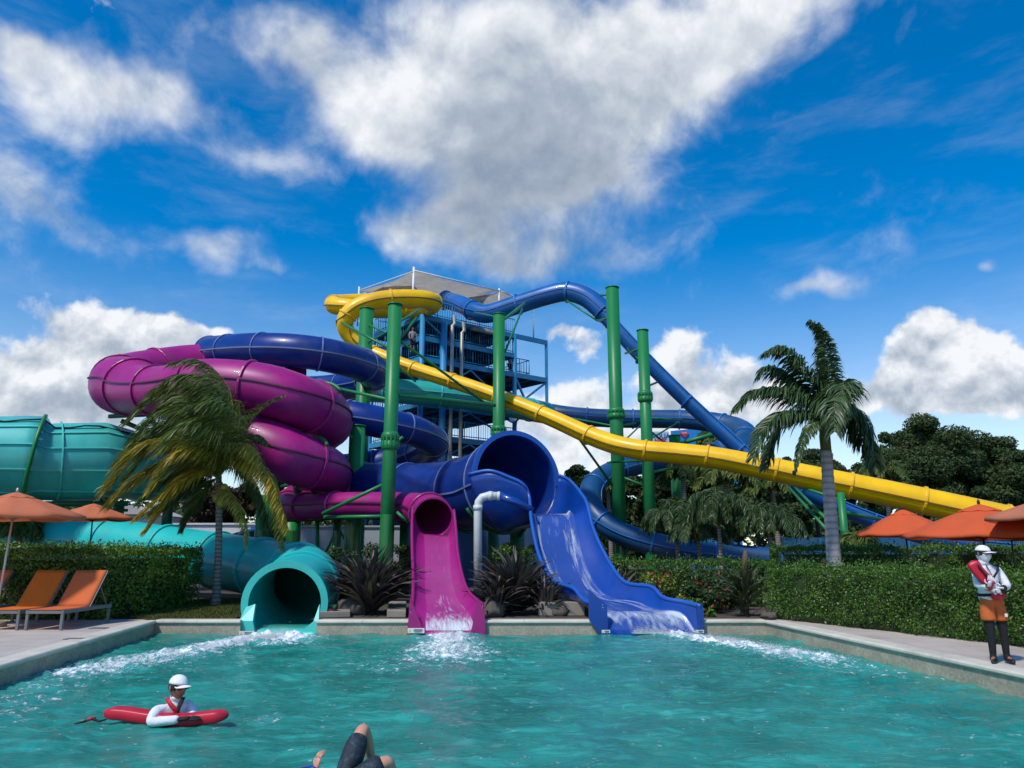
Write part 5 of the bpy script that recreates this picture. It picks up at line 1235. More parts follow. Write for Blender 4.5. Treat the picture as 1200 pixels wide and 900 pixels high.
def palm(name, label, base, top, r0, r1, fronds, bark, trunk_bend=0.0, seed=0, L=.8, w=.035, n=46, wind=(0, 0, 0), droop=.5, group=None, rings=True, shaft=None):
    rng = np.random.default_rng(seed); base, top = Vector(base), Vector(top); o = empty(name, base, label, 'palm tree', group)
    m = MB(); pts, rr = [], []; H = (top - base).length; k = max(8, int(H / .11))
    for i in range(k + 1):
        t = i / k; p = base.lerp(top, t) + Vector((math.sin(t * math.pi) * trunk_bend, 0, 0)); pts.append(p)
        rr.append((r0 + (r1 - r0) * t ** .7 + (r0 * .45 * math.exp(-t * 12))) * (1 + (.05 if i % 2 else -.03) * rings))
    pts[0].z -= .1; m.tube(pts, rr, 16); m.build('trunk', M[bark], o)
    if shaft:
        m = MB(); m.tube([top - Vector((0, 0, .05)), top + Vector((0, 0, shaft * .4)), top + Vector((0, 0, shaft))], [r1 * 1.0, r1 * 1.02, r1 * .5], 14); m.build('crownshaft', M['crownshaft'], o)
    mats = {}
    for (ctrl, mt, kw) in fronds:
        a = dict(L=L, w=w, n=n, wind=np.array(wind, float), droop=droop); a.update(kw); a['wind'] = np.array(a['wind'], float)
        V, Fq, S = frond_geo(ctrl, a.pop('n'), a.pop('L'), a.pop('w'), a.pop('wind'), rng, **a)
        fr = np_mesh('frond', np.array(V), np.array(Fq), M[mt], o)
        m = MB(); q = [tuple(p) for p in S]; m.tube(q, [max(.006, .030 * (1 - i / len(q))) for i in range(len(q))], 6); m.build('stalk', M['wood_stalk'] if mt != 'frond_yellow' else M['coconut'], fr)
    return o
def A3(*p): return [at(*q) for q in p]
Yp = 23.5; hub = at(256, 560, Yp); hb = (256, 560, Yp)
G, Ym, Yy = 'frond_green', 'frond_mixed', 'frond_yellow'
fr = [(A3(hb, (250, 535, 22.6), (232, 525, 22), (205, 535, 21.6), (178, 575, 21.4)), Ym, dict(L=1.0)), (A3(hb, (262, 525, 23.9), (262, 490, 24.4), (246, 468, 24.6), (215, 468, 24.6)), G, dict(L=1.1)),
      (A3(hb, (252, 540, 24.2), (236, 540, 24.6), (214, 560, 24.8), (198, 595, 24.8)), G, dict(L=1.0)), (A3(hb, (266, 535, 22.8), (282, 520, 22.4), (300, 528, 22.2), (312, 560, 22.1)), Ym, dict(wind=(-.4, 0, -.25), L=.8)),
      (A3(hb, (270, 545, 24), (290, 552, 24.2), (306, 580, 24.3), (314, 615, 24.3)), G, dict(wind=(-.35, 0, -.3), L=.8)), (A3(hb, (254, 515, 23.3), (244, 470, 23.1), (222, 448, 23), (192, 458, 22.9)), G, dict(L=1.1)),
      (A3(hb, (246, 530, 22.9), (224, 505, 22.4), (196, 500, 22.2), (170, 530, 22)), G, dict(L=1.1)), (A3(hb, (250, 515, 23.9), (232, 480, 24), (208, 470, 24), (178, 490, 24)), G, dict(L=1.1)),
      (A3(hb, (244, 545, 24), (222, 545, 24.4), (195, 560, 24.6), (165, 590, 24.6)), G, dict(L=.9)), (A3(hb, (258, 520, 23), (258, 480, 22.6), (246, 455, 22.4), (222, 455, 22.2)), G, dict(L=1.1)), (A3(hb, (246, 565, 24), (234, 585, 24.2), (222, 605, 24.3), (214, 622, 24.3)), G, dict(L=.6)),
      (A3(hb, (272, 505, 23.8), (268, 455, 24), (238, 424, 24), (205, 425, 23.6)), G, {}), (A3(hb, (264, 490, 23.2), (250, 450, 22.6), (215, 440, 22), (180, 462, 21.8)), G, {}),
      (A3(hb, (250, 500, 24), (225, 465, 24.4), (185, 465, 24.4), (150, 495, 24)), G, {}), (A3(hb, (248, 510, 23), (222, 482, 22.4), (190, 485, 22), (158, 515, 21.6)), G, {}),
      (A3(hb, (244, 520, 23.4), (218, 495, 23.2), (180, 505, 23), (145, 540, 22.8)), G, {}), (A3(hb, (244, 525, 24), (215, 512, 24.4), (180, 525, 24.6), (150, 560, 24.4)), G, {}),
      (A3(hb, (240, 528, 22.8), (205, 515, 22), (165, 525, 21.6), (128, 572, 21.4)), Ym, {}), (A3(hb, (236, 540, 23.2), (205, 538, 22.8), (165, 560, 22.4), (132, 590, 22.2)), Ym, {}),
      (A3(hb, (236, 548, 22.8), (212, 565, 22.2), (190, 598, 22), (172, 622, 21.8)), Yy, dict(L=.8)), (A3(hb, (240, 552, 22.6), (216, 562, 22), (192, 580, 21.6), (160, 608, 21.4)), Yy, dict(L=.7, reps=3)), (A3(hb, (240, 555, 24), (220, 570, 24.3), (196, 590, 24.4), (178, 600, 24.2)), G, {}),
      (A3(hb, (268, 538, 23), (292, 536, 22.6), (318, 562, 22.3), (338, 620, 22.2)), Yy, dict(wind=(-.35, 0, -.25), L=.75)), (A3(hb, (272, 542, 23.3), (300, 545, 23.2), (322, 570, 23.1), (332, 640, 23)), Ym, dict(wind=(-.35, 0, -.2), L=.7)),
      (A3(hb, (274, 520, 23.8), (292, 495, 24), (312, 476, 24.2), (333, 465, 24.4)), G, dict(L=.55, wind=(-.5, 0, .1))), (A3(hb, (272, 528, 24.2), (288, 512, 24.5), (304, 510, 24.6), (315, 520, 24.6)), G, dict(L=.6)),
      (A3(hb, (262, 510, 24.4), (268, 478, 25), (262, 452, 25.4), (240, 440, 25.6)), G, {}), (A3(hb, (262, 520, 22.6), (268, 490, 21.8), (256, 470, 21.2), (226, 476, 20.8)), G, {}), (A3(hb, (256, 530, 22.4), (246, 500, 21.4), (222, 495, 20.8), (196, 520, 20.6)), G, {}),
      (A3(hb, (265, 575, 22.8), (278, 590, 22.4), (288, 620, 22.2), (290, 640, 22.2)), Ym, dict(L=.5, wind=(-.2, 0, -.3), reps=2))]
base = Vector((*px_xy(258, Yp), DECK))
pl = palm('coconut_palm', 'windblown coconut palm with yellow lower fronds on the lawn at left', (base.x, Yp, DECK), (hub.x, Yp, hub.z + .05), (.115), .095, fr, 'bark_palm', .05, 301, L=1.25, w=.028, n=74, wind=(-.62, -.05, -.22), droop=.62)
for (px, py, dy, r) in ((263, 572, -.55, .12), (259, 589, -.5, .13), (253, 584, -.45, .11), (267, 587, -.4, .11)):
    p = at(px, py, Yp + dy); m = MB(); m.ball(p, (r, r, r * 1.2), 12); m.build('coconut', M['coconut'], pl)
# pale royal palm at right
Yr = 24.0; hr = (974, 492, Yr); RY = 'frond_royal'
fr = [(A3(hr, (968, 450, 24), (964, 415, 24), (962, 388, 24), (950, 376, 24)), RY, dict(wind=(-.15, 0, -.25), L=.70)), (A3(hr, (972, 455, 23.6), (970, 420, 23.2), (966, 395, 23), (958, 380, 22.8)), RY, dict(wind=(-.15, 0, -.2), L=.65)),
      (A3(hr, (955, 450, 23.8), (935, 420, 23.6), (915, 406, 23.4), (898, 414, 23.2)), RY, {}), (A3(hr, (950, 462, 24), (922, 438, 24.2), (900, 430, 24.2), (890, 440, 24.2)), RY, {}),
      (A3(hr, (945, 470, 23.6), (915, 456, 23.2), (885, 458, 23), (864, 478, 22.8)), RY, {}), (A3(hr, (945, 482, 23.4), (915, 484, 22.8), (895, 505, 22.4), (884, 535, 22.2)), RY, {}), (A3(hr, (950, 486, 24), (925, 490, 24.2), (908, 515, 24.3), (898, 545, 24.2)), RY, {}),
      (A3(hr, (992, 476, 23.8), (1008, 482, 23.6), (1020, 510, 23.5), (1026, 545, 23.4)), RY, dict(wind=(-.1, 0, -.3))), (A3(hr, (990, 482, 24.2), (1002, 490, 24.4), (1010, 510, 24.5), (1014, 530, 24.5)), RY, dict(wind=(-.1, 0, -.3))),
      (A3(hr, (960, 490, 23), (945, 505, 22.4), (936, 530, 22.2), (932, 552, 22.2)), RY, dict(wind=(0, 0, -.3), L=.5)), (A3(hr, (982, 462, 23.2), (988, 448, 22.6), (988, 452, 22), (984, 478, 21.8)), RY, dict(wind=(-.2, 0, -.2))),
      (A3(hr, (976, 470, 22.8), (978, 462, 22.2), (978, 478, 21.6), (978, 505, 21.4)), RY, dict(wind=(-.1, 0, -.2)))]
bt, tp_ = at(976, 662, Yr), at(968, 528, Yr); bt.z = DECK
palm('royal_palm', 'tall royal palm with pale grey trunk in front of the yellow slide', (bt.x + .02, Yr, DECK), (tp_.x, Yr, tp_.z), .25, .17, fr, 'bark_royal', 0.0, 302, L=1.02, w=.058, n=58, wind=(-.35, 0, -.2), droop=.75, shaft=1.15)
# dark background palms
def radial(cx, cy, Y, rpx, n, seed, dy=1.2):
    rng = np.random.default_rng(seed); c = at(cx, cy, Y); s = at(cx + rpx, cy, Y).x - c.x; out = []
    for i in range(n):
        a = 6.283 * i / n + rng.uniform(-.2, .2); e = rng.uniform(.15, 1.15) if dy > 1 else rng.uniform(.55, 1.4); l = s * rng.uniform(.8, 1.1)
        h = Vector((math.cos(a) * math.cos(e), math.sin(a) * math.cos(e), math.sin(e)))
        p1 = c + h * l * .45; p2 = c + h * l * .8 + Vector((0, 0, -.12 * l)); p3 = c + Vector((h.x, h.y, h.z * .5)) * l * 1.05 + Vector((0, 0, -.35 * l)); out.append([c, p1, p2, p3])
    return out
AP = [('slender many-stemmed palm left of the agave, below the yellow slide', 842, 612, 31, 62, 21), ('slender many-stemmed palm right of the agave, left of the pale palm trunk', 902, 622, 30, 52, 22), ('slender dark palm in front of the far green column', 792, 618, 34, 50, 23), ('slender palm between the agave and the far green column', 818, 628, 33, 44, 24)]
for lb, px, py, Y, rp, sd in AP:
    c = at(px, py + 4, Y); b0 = (c.x, Y, DECK)
    palm('clumping_palm', lb, b0, c, .10, .08, [(q, 'frond_royal', {}) for q in radial(px, py + 4, Y, rp, 30, 420 + sd, .45)], 'bark_palm', .03, 520 + sd, L=.6, w=.032, n=30, wind=(-.2, 0, -.15), droop=.8, group='palms among the background trees')
BP = [('dark fan of a palm under the yellow slide, behind the flowering bushes', 850, 565, 38, 46, 1), ('drooping dark palm left of the pale royal palm', 905, 575, 40, 40, 2), ('dark palm between the tallest columns and the far column', 800, 560, 44, 36, 3), ('green palm fronds right of the pale royal palm trunk', 1035, 556, 48, 32, 4), ('small palm behind the left parasols above the hedge', 22, 622, 29, 26, 5), ('small bright palm behind the rear hedge beside the thin green column', 1005, 640, 30, 24, 6), ('palm peeping behind the yellow slide below the level slate slide', 835, 520, 54, 26, 7), ('half hidden palm behind the right tall column', 712, 570, 47, 30, 8)]
for lb, px, py, Y, rp, sd in BP:
    c = at(px, py, Y); b0 = (c.x + .1, Y, DECK)
    palm('background_palm', lb, b0, c, .16, .12, [(q, 'frond_green', {}) for q in radial(px, py, Y, rp, 13, 400 + sd)], 'bark_palm', .05, 500 + sd, L=.75, w=.06, n=26, wind=(-.25, 0, -.1), droop=.7, group='palms among the background trees')
# ------------------------------------------------------------------ parasols
def parasol(label, cx, cy, z_rim, z_ap, rr, pole_base, cloth, pole_mat, n=8, rot=.2, base=True, sides_sag=.035):
    pb = Vector((pole_base[0], pole_base[1], DECK)); o = empty('parasol', pb, label, 'parasol', 'parasols round the pool')
    H = z_ap - z_rim; lean = Vector((cx, cy, z_ap)) - pb
    def canopy(r0, r1, zt, zb, sag, m, fl=0.0):
        rows = []; k = 7
        for i in range(k + 1):
            t = i / k; row = []
            for j in range(n * 4 + 1):
                a = rot + 2 * math.pi * j / (n * 4); q = (j % 4) / 4; e = math.cos(math.pi / n) / math.cos((q - .5) * 2 * math.pi / n) if j % 4 else 1.0
                r = (r0 + (r1 - r0) * t) * e; z = zt + (zb - zt) * (t ** 1.12) - sag * math.sin(q * math.pi) * t * (1 if j % 4 else 0) + fl * t * t
                row.append((cx + math.cos(a) * r, cy + math.sin(a) * r, z))
            rows.append(row)
        m.grid(rows)
        return rows
    m = MB(); rows = canopy(.16, rr, z_ap - H * .10, z_rim, sides_sag, m)
    last = rows[-1]; m.grid([last, [(x + (x - cx) * .004, y + (y - cy) * .004, z - .075) for x, y, z in last]])
    cn = m.build('canopy', cloth, o, solid=.008)
    m = MB(); canopy(.02, rr * .27, z_ap + .02, z_ap - H * .20, .02, m); m.build('vent_cap', cloth, cn, solid=.008)
    m = MB(); d = lean.normalized(); m.tube([pb, pb + lean * .995], .024, 10); m.build('pole', pole_mat, o)
    m = MB(); top = Vector((cx, cy, z_ap + .02)); m.tube([top, top + Vector((0, 0, .06)), top + Vector((0, 0, .11))], [.028, .034, .012], 10); m.build('finial', pole_mat, o)
    for j in range(n):
        a = rot + 2 * math.pi * j / n; m = MB(); e = Vector((cx + math.cos(a) * rr * .97, cy + math.sin(a) * rr * .97, z_rim - .02)); c0 = Vector((cx, cy, z_ap - H * .22))
        m.bar(c0, e, .02, .03); mid = c0.lerp(e, .5) - Vector((0, 0, .01)); m.bar(Vector((cx, cy, z_rim - .12)), mid, .014, .02); m.build('rib', pole_mat, o)
    if base:
        m = MB(); m.tube([(pb.x, pb.y, DECK), (pb.x, pb.y, DECK + .09), (pb.x, pb.y, DECK + .11)], [.24, .24, .20], 24); m.tube([(pb.x, pb.y, DECK + .1), pb + lean * .13], .038, 12); m.build('base', M['concrete'], o)
    return o
def par_px(label, apx, apy, rimy, Y, rr, base_xy, cloth, pole, **k):
    a = at(apx, apy, Y); r_ = at(apx, rimy, Y - rr * .0); return parasol(label, a.x, Y, r_.z, a.z, rr, base_xy, M[cloth], M[pole], **k)
p = px_xy(6, 17.25)
par_px('big sun-bleached orange parasol with a leaning pale pole over the left loungers', 20, 578, 604, 17.7, 1.50, p, 'faded_cloth', 'pole_pale', rot=.35)
p = px_xy(107, 25.7); par_px('smaller bleached orange parasol behind the left hedge, before the turquoise tube', 110, 591, 606.5, 25.7, 1.33, p, 'faded_cloth', 'black_metal', rot=.1)
p = px_xy(1064, 22.6); par_px('orange parasol nearest the thin green column, between the two right hedges', 1058, 598, 625, 22.6, 1.36, p, 'orange_cloth', 'black_metal', rot=.3)
p = px_xy(1154, 17.0); par_px('large orange parasol left of the tan one, black pole left of the standing person', 1147, 592, 626, 17.0, 1.62, p, 'orange_cloth', 'black_metal', rot=.15)
p = px_xy(1186, 23.8); par_px('half hidden orange parasol behind the large one at right', 1182, 606, 629.5, 23.8, 1.75, p, 'orange_cloth', 'black_metal', rot=.5)
p = px_xy(1290, 14.6); par_px('tan parasol cut by the right picture edge', 1284, 566, 604, 14.6, 1.95, p, 'tan_cloth', 'pole_pale', rot=.39)

# ------------------------------------------------------------------ sun loungers
def lounger(label, cx, cloth, yf=16.45, Ln=1.95, w=.80):
    o = empty('sun_lounger', (cx, yf, DECK), label, 'sun lounger', 'sun loungers on the left deck')
    zs = DECK + .37; yh = yf + 1.02; yr = yf + Ln; x0, x1 = cx - w / 2, cx + w / 2
    m = MB()
    for x in (x0 + .02, x1 - .02): m.bar((x, yf, zs), (x, yr, zs), .045, .075)
    for y in (yf + .02, yr - .02, yh): m.bar((x0 + .045, y, zs - .003), (x1 - .045, y, zs - .003), .045, .06)
    m.build('frame', M['alu'], o)
    for x in (x0 + .03, x1 - .03):
        for y in (yf + .035, yr - .06):
            m = MB(); m.bar((x, y, DECK), (x, y, zs - .038), .055, .05, up=(0, 1, 0)); m.build('leg', M['alu'], o)
    m = MB(); xs = np.linspace(x0 + .045, x1 - .045, 9); ys_ = np.linspace(yf + .03, yh, 12)
    m.grid([[(x, y, zs + .048 - .03 * math.sin((x - x0) / w * math.pi) * math.sin((y - yf) / (yh - yf) * math.pi)) for x in xs] for y in ys_]); m.build('seat', M[cloth], o, solid=.012)
    L = .98; ang_ = rad(52); bk = MB(); dy, dz = math.cos(ang_), math.sin(ang_)
    bk.grid([[(x, yh + .02 + dy * s - .02 * math.sin((x - x0) / w * math.pi), zs + .05 + dz * s) for x in xs] for s in np.linspace(0, L, 10)]); b_ = bk.build('backrest', M[cloth], o, solid=.014)
    m = MB()
    for x in (x0 + .04, x1 - .04): m.bar((x, yh + .04, zs + .03), (x, yh + .04 + dy * L, zs + .03 + dz * L), .035, .03)
    m.bar((x0 + .04, yh + .05 + dy * L, zs + .03 + dz * L), (x1 - .04, yh + .05 + dy * L, zs + .03 + dz * L), .03); m.build('back_frame', M['alu'], b_)
    m = MB()
    for x in (x0 + .06, x1 - .06): m.bar((x, yh + .05 + dy * L * .62, zs + dz * L * .62), (x, yr - .12, zs + .02), .022)
    m.build('prop', M['alu'], o)
lounger('coral orange sun lounger nearest the pool edge, rightmost of the three', -9.93, 'mesh_coral')
lounger('deeper orange sun lounger in the middle, left of the one nearest the pool edge', -10.86, 'mesh_orange')
lounger('coral sun lounger cut by the left picture edge beyond the parasol base', -12.18, 'mesh_coral')
for i, (x, y) in enumerate(((-8.98, 16.9), (-8.35, 14.9))):
    m = MB(); m.box((x, y, DECK + .004), (.34, .22, .012)); tag(m.build('drain_cover', M['alu']), ('grey drain cover in the deck right of the loungers', 'grey drain cover in the deck nearer the camera')[i], 'drain cover')

# ------------------------------------------------------------------ people
def skin_geo(J, E, sub=2):
    """J name->(pos, r), E list of name pairs -> verts, faces of one smooth continuous limb figure"""
    names = list(J); idx = {n: i for i, n in enumerate(names)}
    me = bpy.data.meshes.new('armature'); me.from_pydata([J[n][0] for n in names], [(idx[a], idx[b]) for a, b in E], []); me.update()
    ob = bpy.data.objects.new('armature', me); COL.objects.link(ob)
    sm = ob.modifiers.new('s', 'SKIN'); sm.use_smooth_shade = True; sm.branch_smoothing = .6
    lay = me.skin_vertices[0].data
    for i, n in enumerate(names):
        r = J[n][1]; lay[i].radius = (r, r) if not hasattr(r, '__len__') else r; lay[i].use_root = (i == 0)
    ss = ob.modifiers.new('b', 'SUBSURF'); ss.levels = sub; ss.render_levels = sub
    dg = bpy.context.evaluated_depsgraph_get(); ev = ob.evaluated_get(dg); m2 = bpy.data.meshes.new_from_object(ev)
    V = [tuple(v.co) for v in m2.vertices]; Fc = [tuple(p.vertices) for p in m2.polygons]
    bpy.data.objects.remove(ob); bpy.data.meshes.remove(m2); return V, Fc
def xf(P0, s, yaw):
    c, n = math.cos(yaw), math.sin(yaw)
    return lambda p: (P0[0] + s * (p[0] * c - p[1] * n), P0[1] + s * (p[0] * n + p[1] * c), P0[2] + s * p[2])
def place(geo, f, mb=None, mi=0):
    mb = mb or MB(); mb.add([f(v) for v in geo[0]], geo[1], mi, True); return mb
def chain(pts): return {f'j{i}': (p, r) for i, (p, r) in enumerate(pts)}, [(f'j{i}', f'j{i+1}') for i in range(len(pts) - 1)]
def hand_geo(wrist, d, up, s=1.0, curl=.5, side=1):
    """palm with five bent fingers; d along the palm, up is the back of the hand"""
    d = Vector(d).normalized(); up = Vector(up); up = (up - d * up.dot(d)).normalized(); sd = d.cross(up) * side; w = Vector(wrist); V, Fc = [], []
    def addg(g):
        k = len(V); V.extend(g[0]); Fc.extend(tuple(i + k for i in f) for f in g[1])
    J, E = chain([(w - d * .01 * s, (.024 * s, .018 * s)), (w + d * .04 * s, (.036 * s, .015 * s)), (w + d * .085 * s, (.038 * s, .013 * s))]); addg(skin_geo(J, E, 1))
    for k, (o_, l) in enumerate(((-.030, .070), (-.010, .080), (.010, .075), (.029, .058))):
        b0 = w + d * .075 * s + sd * o_ * s; p1 = b0 + d * l * .45 * s - up * l * .15 * curl * s; p2 = p1 + (d * (1 - curl * .6) - up * curl).normalized() * l * .35 * s; p3 = p2 + (d * (1 - curl) - up * curl * 1.2).normalized() * l * .3 * s
        J, E = chain([(b0, .0095 * s), (p1, .009 * s), (p2, .0085 * s), (p3, .006 * s)]); addg(skin_geo(J, E, 1))
    b0 = w + d * .025 * s - sd * .028 * s; p1 = b0 + (d * .6 - sd * .8) .normalized() * .038 * s - up * .008 * s; p2 = p1 + (d * .95 - sd * .2 - up * .3 * curl).normalized() * .034 * s
    J, E = chain([(b0, .012 * s), (p1, .0105 * s), (p2, .007 * s)]); addg(skin_geo(J, E, 1))
    return V, Fc
def head_geo(c, yaw, s=1.0, pitch=0.0):
    """skull, jaw, nose, ears; faces local -Y before yaw"""
    bm = bmesh.new(); bmesh.ops.create_uvsphere(bm, u_segments=24, v_segments=18, radius=1)
    V = []
    for v in bm.verts:
        x, y, z = v.co; fr = max(0, -y); lo = max(0, -z)
        sx = .076 * (1 - .28 * lo ** 1.3); sy = .098 * (1 - .12 * lo); X = x * sx; Yv = y * sy; Z = z * (.118 if z < 0 else .112)
        if z < 0: Yv += -.012 * lo * fr                                   # chin forward
        g = math.exp(-((X / .016) ** 2 + ((Z + .018) / .026) ** 2)) * (fr > .5); Yv -= .026 * g
        for ex in (-.030, .030): Yv += .008 * math.exp(-(((X - ex) / .017) ** 2 + ((Z - .012) / .012) ** 2)) * (fr > .4)
        Yv -= .005 * math.exp(-((X / .022) ** 2 + ((Z + .055) / .008) ** 2)) * (fr > .5)
        V.append((X, Yv, Z))
    Fc = [tuple(vv.index for vv in f.verts) for f in bm.faces]; bm.free()
    for sx in (-1, 1):
        k = len(V); n = 10
        for (r, off) in ((.026, 0), (.030, .012), (.016, .016)):
            for i in range(n):
                a = 6.283 * i / n; V.append((sx * (.072 + off), .008 + math.cos(a) * r * .6, -.004 + math.sin(a) * r))
        for j in (0, 1):
            for i in range(n): Fc.append((k + j * n + i, k + j * n + (i + 1) % n, k + (j + 1) * n + (i + 1) % n, k + (j + 1) * n + i))
        Fc.append(tuple(range(k + 2 * n, k + 3 * n)))
    cy_, sy_ = math.cos(yaw), math.sin(yaw); cp, sp_ = math.cos(pitch), math.sin(pitch)
    def f(p):
        x, y, z = p; y, z = y * cp - z * sp_, y * sp_ + z * cp
        return (c[0] + s * (x * cy_ - y * sy_), c[1] + s * (x * sy_ + y * cy_), c[2] + s * z)
    return [f(v) for v in V], Fc, f
def head_parts(body, f, hat='cap', cloth=None, skinmat='skin_tan', glasses=True, hair=True, s=1.0):
    for ex in (-.030, .030):
        m = MB(); m.ball(f((ex, -.080, .012)), .011 * s, 8); m.build('eye', M['eye'], body)
    m = MB(); m.tube([f((x, -.094 + abs(x) * .35, -.056 - abs(x) * .05)) for x in np.linspace(-.024, .024, 7)], .0045 * s, 6); m.build('mouth', M['lips'], body)
    if hair:
        m = MB(); rows = []
        for th in np.linspace(.05, 1.75, 9):
            rows.append([f((math.sin(th) * math.cos(ph) * .083, math.sin(th) * math.sin(ph) * .103 + .004, math.cos(th) * .108)) for ph in np.linspace(rad(-38), rad(218), 22)])
        m.grid(rows); m.build('hair', M['hair'], body, solid=.008)
    if hat == 'cap':
        m = MB(); rows = []
        for th in np.linspace(.02, 1.42, 9):
            rows.append([f((math.sin(th) * math.cos(ph) * .085, math.sin(th) * math.sin(ph) * .106, .022 + max(0, math.cos(th)) ** .85 * .098)) for ph in np.linspace(0, 6.2832, 29)])
        m.grid(rows); h = m.build('cap', M['white_cap'], body, solid=.004)
        m = MB(); rows = []
        for t in np.linspace(0, 1, 6):
            rows.append([f((math.sin(a) * (.084 + .006 * t), -math.cos(a) * (.098 + .100 * t), .034 - .004 * t - .022 * math.sin(a) ** 2)) for a in np.linspace(rad(-62), rad(62), 15)])
        m.grid(rows); m.build('brim', M['white_cap'], h, solid=.006)
    if glasses:
        m = MB()
        for ex in (-1, 1):
            m.grid([[f((ex * x, -.104 + (x - .03) ** 2 * 9 + .0, z)) for x in np.linspace(.004, .062, 7)] for z in (.030, .014, -.008)])
            m.tube([f((ex * .060, -.094, .024)), f((ex * .080, -.04, .020)), f((ex * .082, .02, .012))], .004 * s, 6)
        m.build('sunglasses', M['lens'], body, solid=.003)
def limb(pts, mat, name, parent, f, sub=2):
    J, E = chain(pts); return place(skin_geo(J, E, sub), f).build(name, mat, parent)

def cloth(geo, pred, grow, name, mat, parent, f):
    """a garment: the figure's own surface where pred(point) holds, pushed outwards"""
    V = [Vector(v) for v in geo[0]]; Nn = [Vector((0, 0, 0)) for _ in V]
    for fc in geo[1]:
        n_ = (V[fc[1]] - V[fc[0]]).cross(V[fc[2]] - V[fc[0]])
        for i in fc: Nn[i] += n_
    keep = [fc for fc in geo[1] if pred(sum((V[i] for i in fc), Vector((0, 0, 0))) / len(fc))]
    W_ = []
    for i, v in enumerate(V):
        n_ = Nn[i].normalized() if Nn[i].length > 0 else Vector((0, 0, 0)); g_ = grow(v) if callable(grow) else grow; W_.append(f(v + n_ * g_))
    m = MB(); m.add(W_, keep, 0, True)
    used = sorted({i for fc in keep for i in fc}); mp = {j: k for k, j in enumerate(used)}
    m.v = [m.v[i] for i in used]; m.f = [tuple(mp[i] for i in fc) for fc in m.f]
    return m.build(name, mat, parent, solid=.004)
# --- standing person at the right deck
gp = gz(1171, 777, DECK); g_ = empty('person', (gp.x, gp.y, DECK), 'person standing on the right deck in white top, orange shorts and black leggings', 'person')
f = xf((gp.x, gp.y, DECK), 1.0, 0)
J = {'pelvis': ((0.01, 0, .93), .135), 'belly': ((0, 0, 1.08), .13), 'chest': ((-.01, 0, 1.28), .155), 'neck': ((-.02, 0, 1.45), .055), 'head': ((-.03, -.015, 1.56), .06),
     'sl': ((-.17, -.04, 1.385), .062), 'el': ((-.25, -.13, 1.13), .046), 'wl': ((-.20, -.33, 1.13), .032), 'sr': ((.17, .04, 1.385), .062), 'er': ((.235, -.08, 1.12), .046), 'wr': ((.02, -.30, 1.10), .032),
     'hl': ((-.085, 0, .86), .095), 'kl': ((-.075, -.02, .48), .058), 'al': ((-.07, .01, .09), .038), 'tl': ((-.16, -.12, .035), .034), 'hr': ((.095, 0, .86), .095), 'kr': ((.125, .0, .48), .058), 'ar': ((.14, .02, .09), .038), 'tr': ((.12, -.14, .035), .034)}
E = [('pelvis', 'belly'), ('belly', 'chest'), ('chest', 'neck'), ('neck', 'head'), ('chest', 'sl'), ('sl', 'el'), ('el', 'wl'), ('chest', 'sr'), ('sr', 'er'), ('er', 'wr'), ('pelvis', 'hl'), ('hl', 'kl'), ('kl', 'al'), ('al', 'tl'), ('pelvis', 'hr'), ('hr', 'kr'), ('kr', 'ar'), ('ar', 'tr')]
geo = skin_geo(J, E, 2); mb = place(geo, f); hg = head_geo(f((-.035, -.02, 1.60)), rad(20), 1.08, .05); mb.add(hg[0], hg[1], 0, True); body = mb.build('body', M['skin_tan'], g_)
head_parts(body, hg[2], 'cap', None)
m = MB(); rows = []   # white face cover below the glasses, over neck
for th in np.linspace(1.60, 2.75, 9): rows.append([hg[2]((math.sin(th) * math.cos(ph) * .081 * (1 - .2 * max(0, th - 1.57)), math.sin(th) * math.sin(ph) * .106 - .006, math.cos(th) * .126)) for ph in np.linspace(0, 6.2832, 25)])
m.grid(rows); m.tube([hg[2]((0, .02, -.06)), f((-.02, 0, 1.42))], [.056, .070], 16, cap=False); m.build('face_cover', M['white_cloth'], body, solid=.004)
def near_hand(p): return min((p - Vector((-.20, -.33, 1.13))).length, (p - Vector((.02, -.30, 1.10))).length) < .045
cloth(geo, lambda p: .93 < p.z < 1.475 and not near_hand(p), lambda v: .013 + .012 * max(0, 1 - abs(v.z - .98) / .1), 'rash_vest', M['white_cloth'], g_, f)
cloth(geo, lambda p: .62 < p.z < 1.0 and p.y > -.20 and abs(p.x) < .24, lambda v: .014 + .020 * max(0, min(1, (.86 - v.z) / .24)), 'shorts', M['orange_shorts'], g_, f)
cloth(geo, lambda p: .045 < p.z < .72 and (p.z > .12 or p.y > -.05), .007, 'leggings', M['black_cloth'], g_, f)
for pts in ([((-.07, .012, .145), .046), ((-.07, .03, .06), .047), ((-.075, -.02, .05), .048), ((-.14, -.11, .035), .042), ((-.20, -.17, .03), .025)], [((.14, .022, .145), .046), ((.14, .04, .06), .047), ((.138, -.02, .05), .048), ((.12, -.13, .035), .042), ((.11, -.19, .03), .025)]):
    limb(pts, M['black'], 'shoe', g_, f)
m = MB(); m.box(f((.115, -.140, .70)), (.04, .01, .045)); m.build('shorts_emblem', M['ink_white'], g_)
for w_, d_, u_, sd in (((-.20, -.33, 1.13), (.05, -.3, .6), (-.3, -1, 0), 1), ((.02, -.30, 1.10), (-.9, -.15, .1), (0, -.9, .3), -1)):
    place(hand_geo(w_, d_, u_, 1.1, .55, sd), f).build('glove', M['white_cloth'], g_)
m = MB(); m.tube([f((.022, -.30, 1.10)), f((.055, -.275, 1.103))], [.046, .046], 12); m.build('watch', M['black'], g_)
m = MB(); m.grid([[f((x + w, y, z)) for w in (-.02, .02)] for x, y, z in ((.16, .07, 1.43), (.13, -.08, 1.42), (.06, -.165, 1.34), (-.03, -.18, 1.24), (-.10, -.17, 1.16))]); m.build('shoulder_strap', M['black_cloth'], g_, solid=.012)
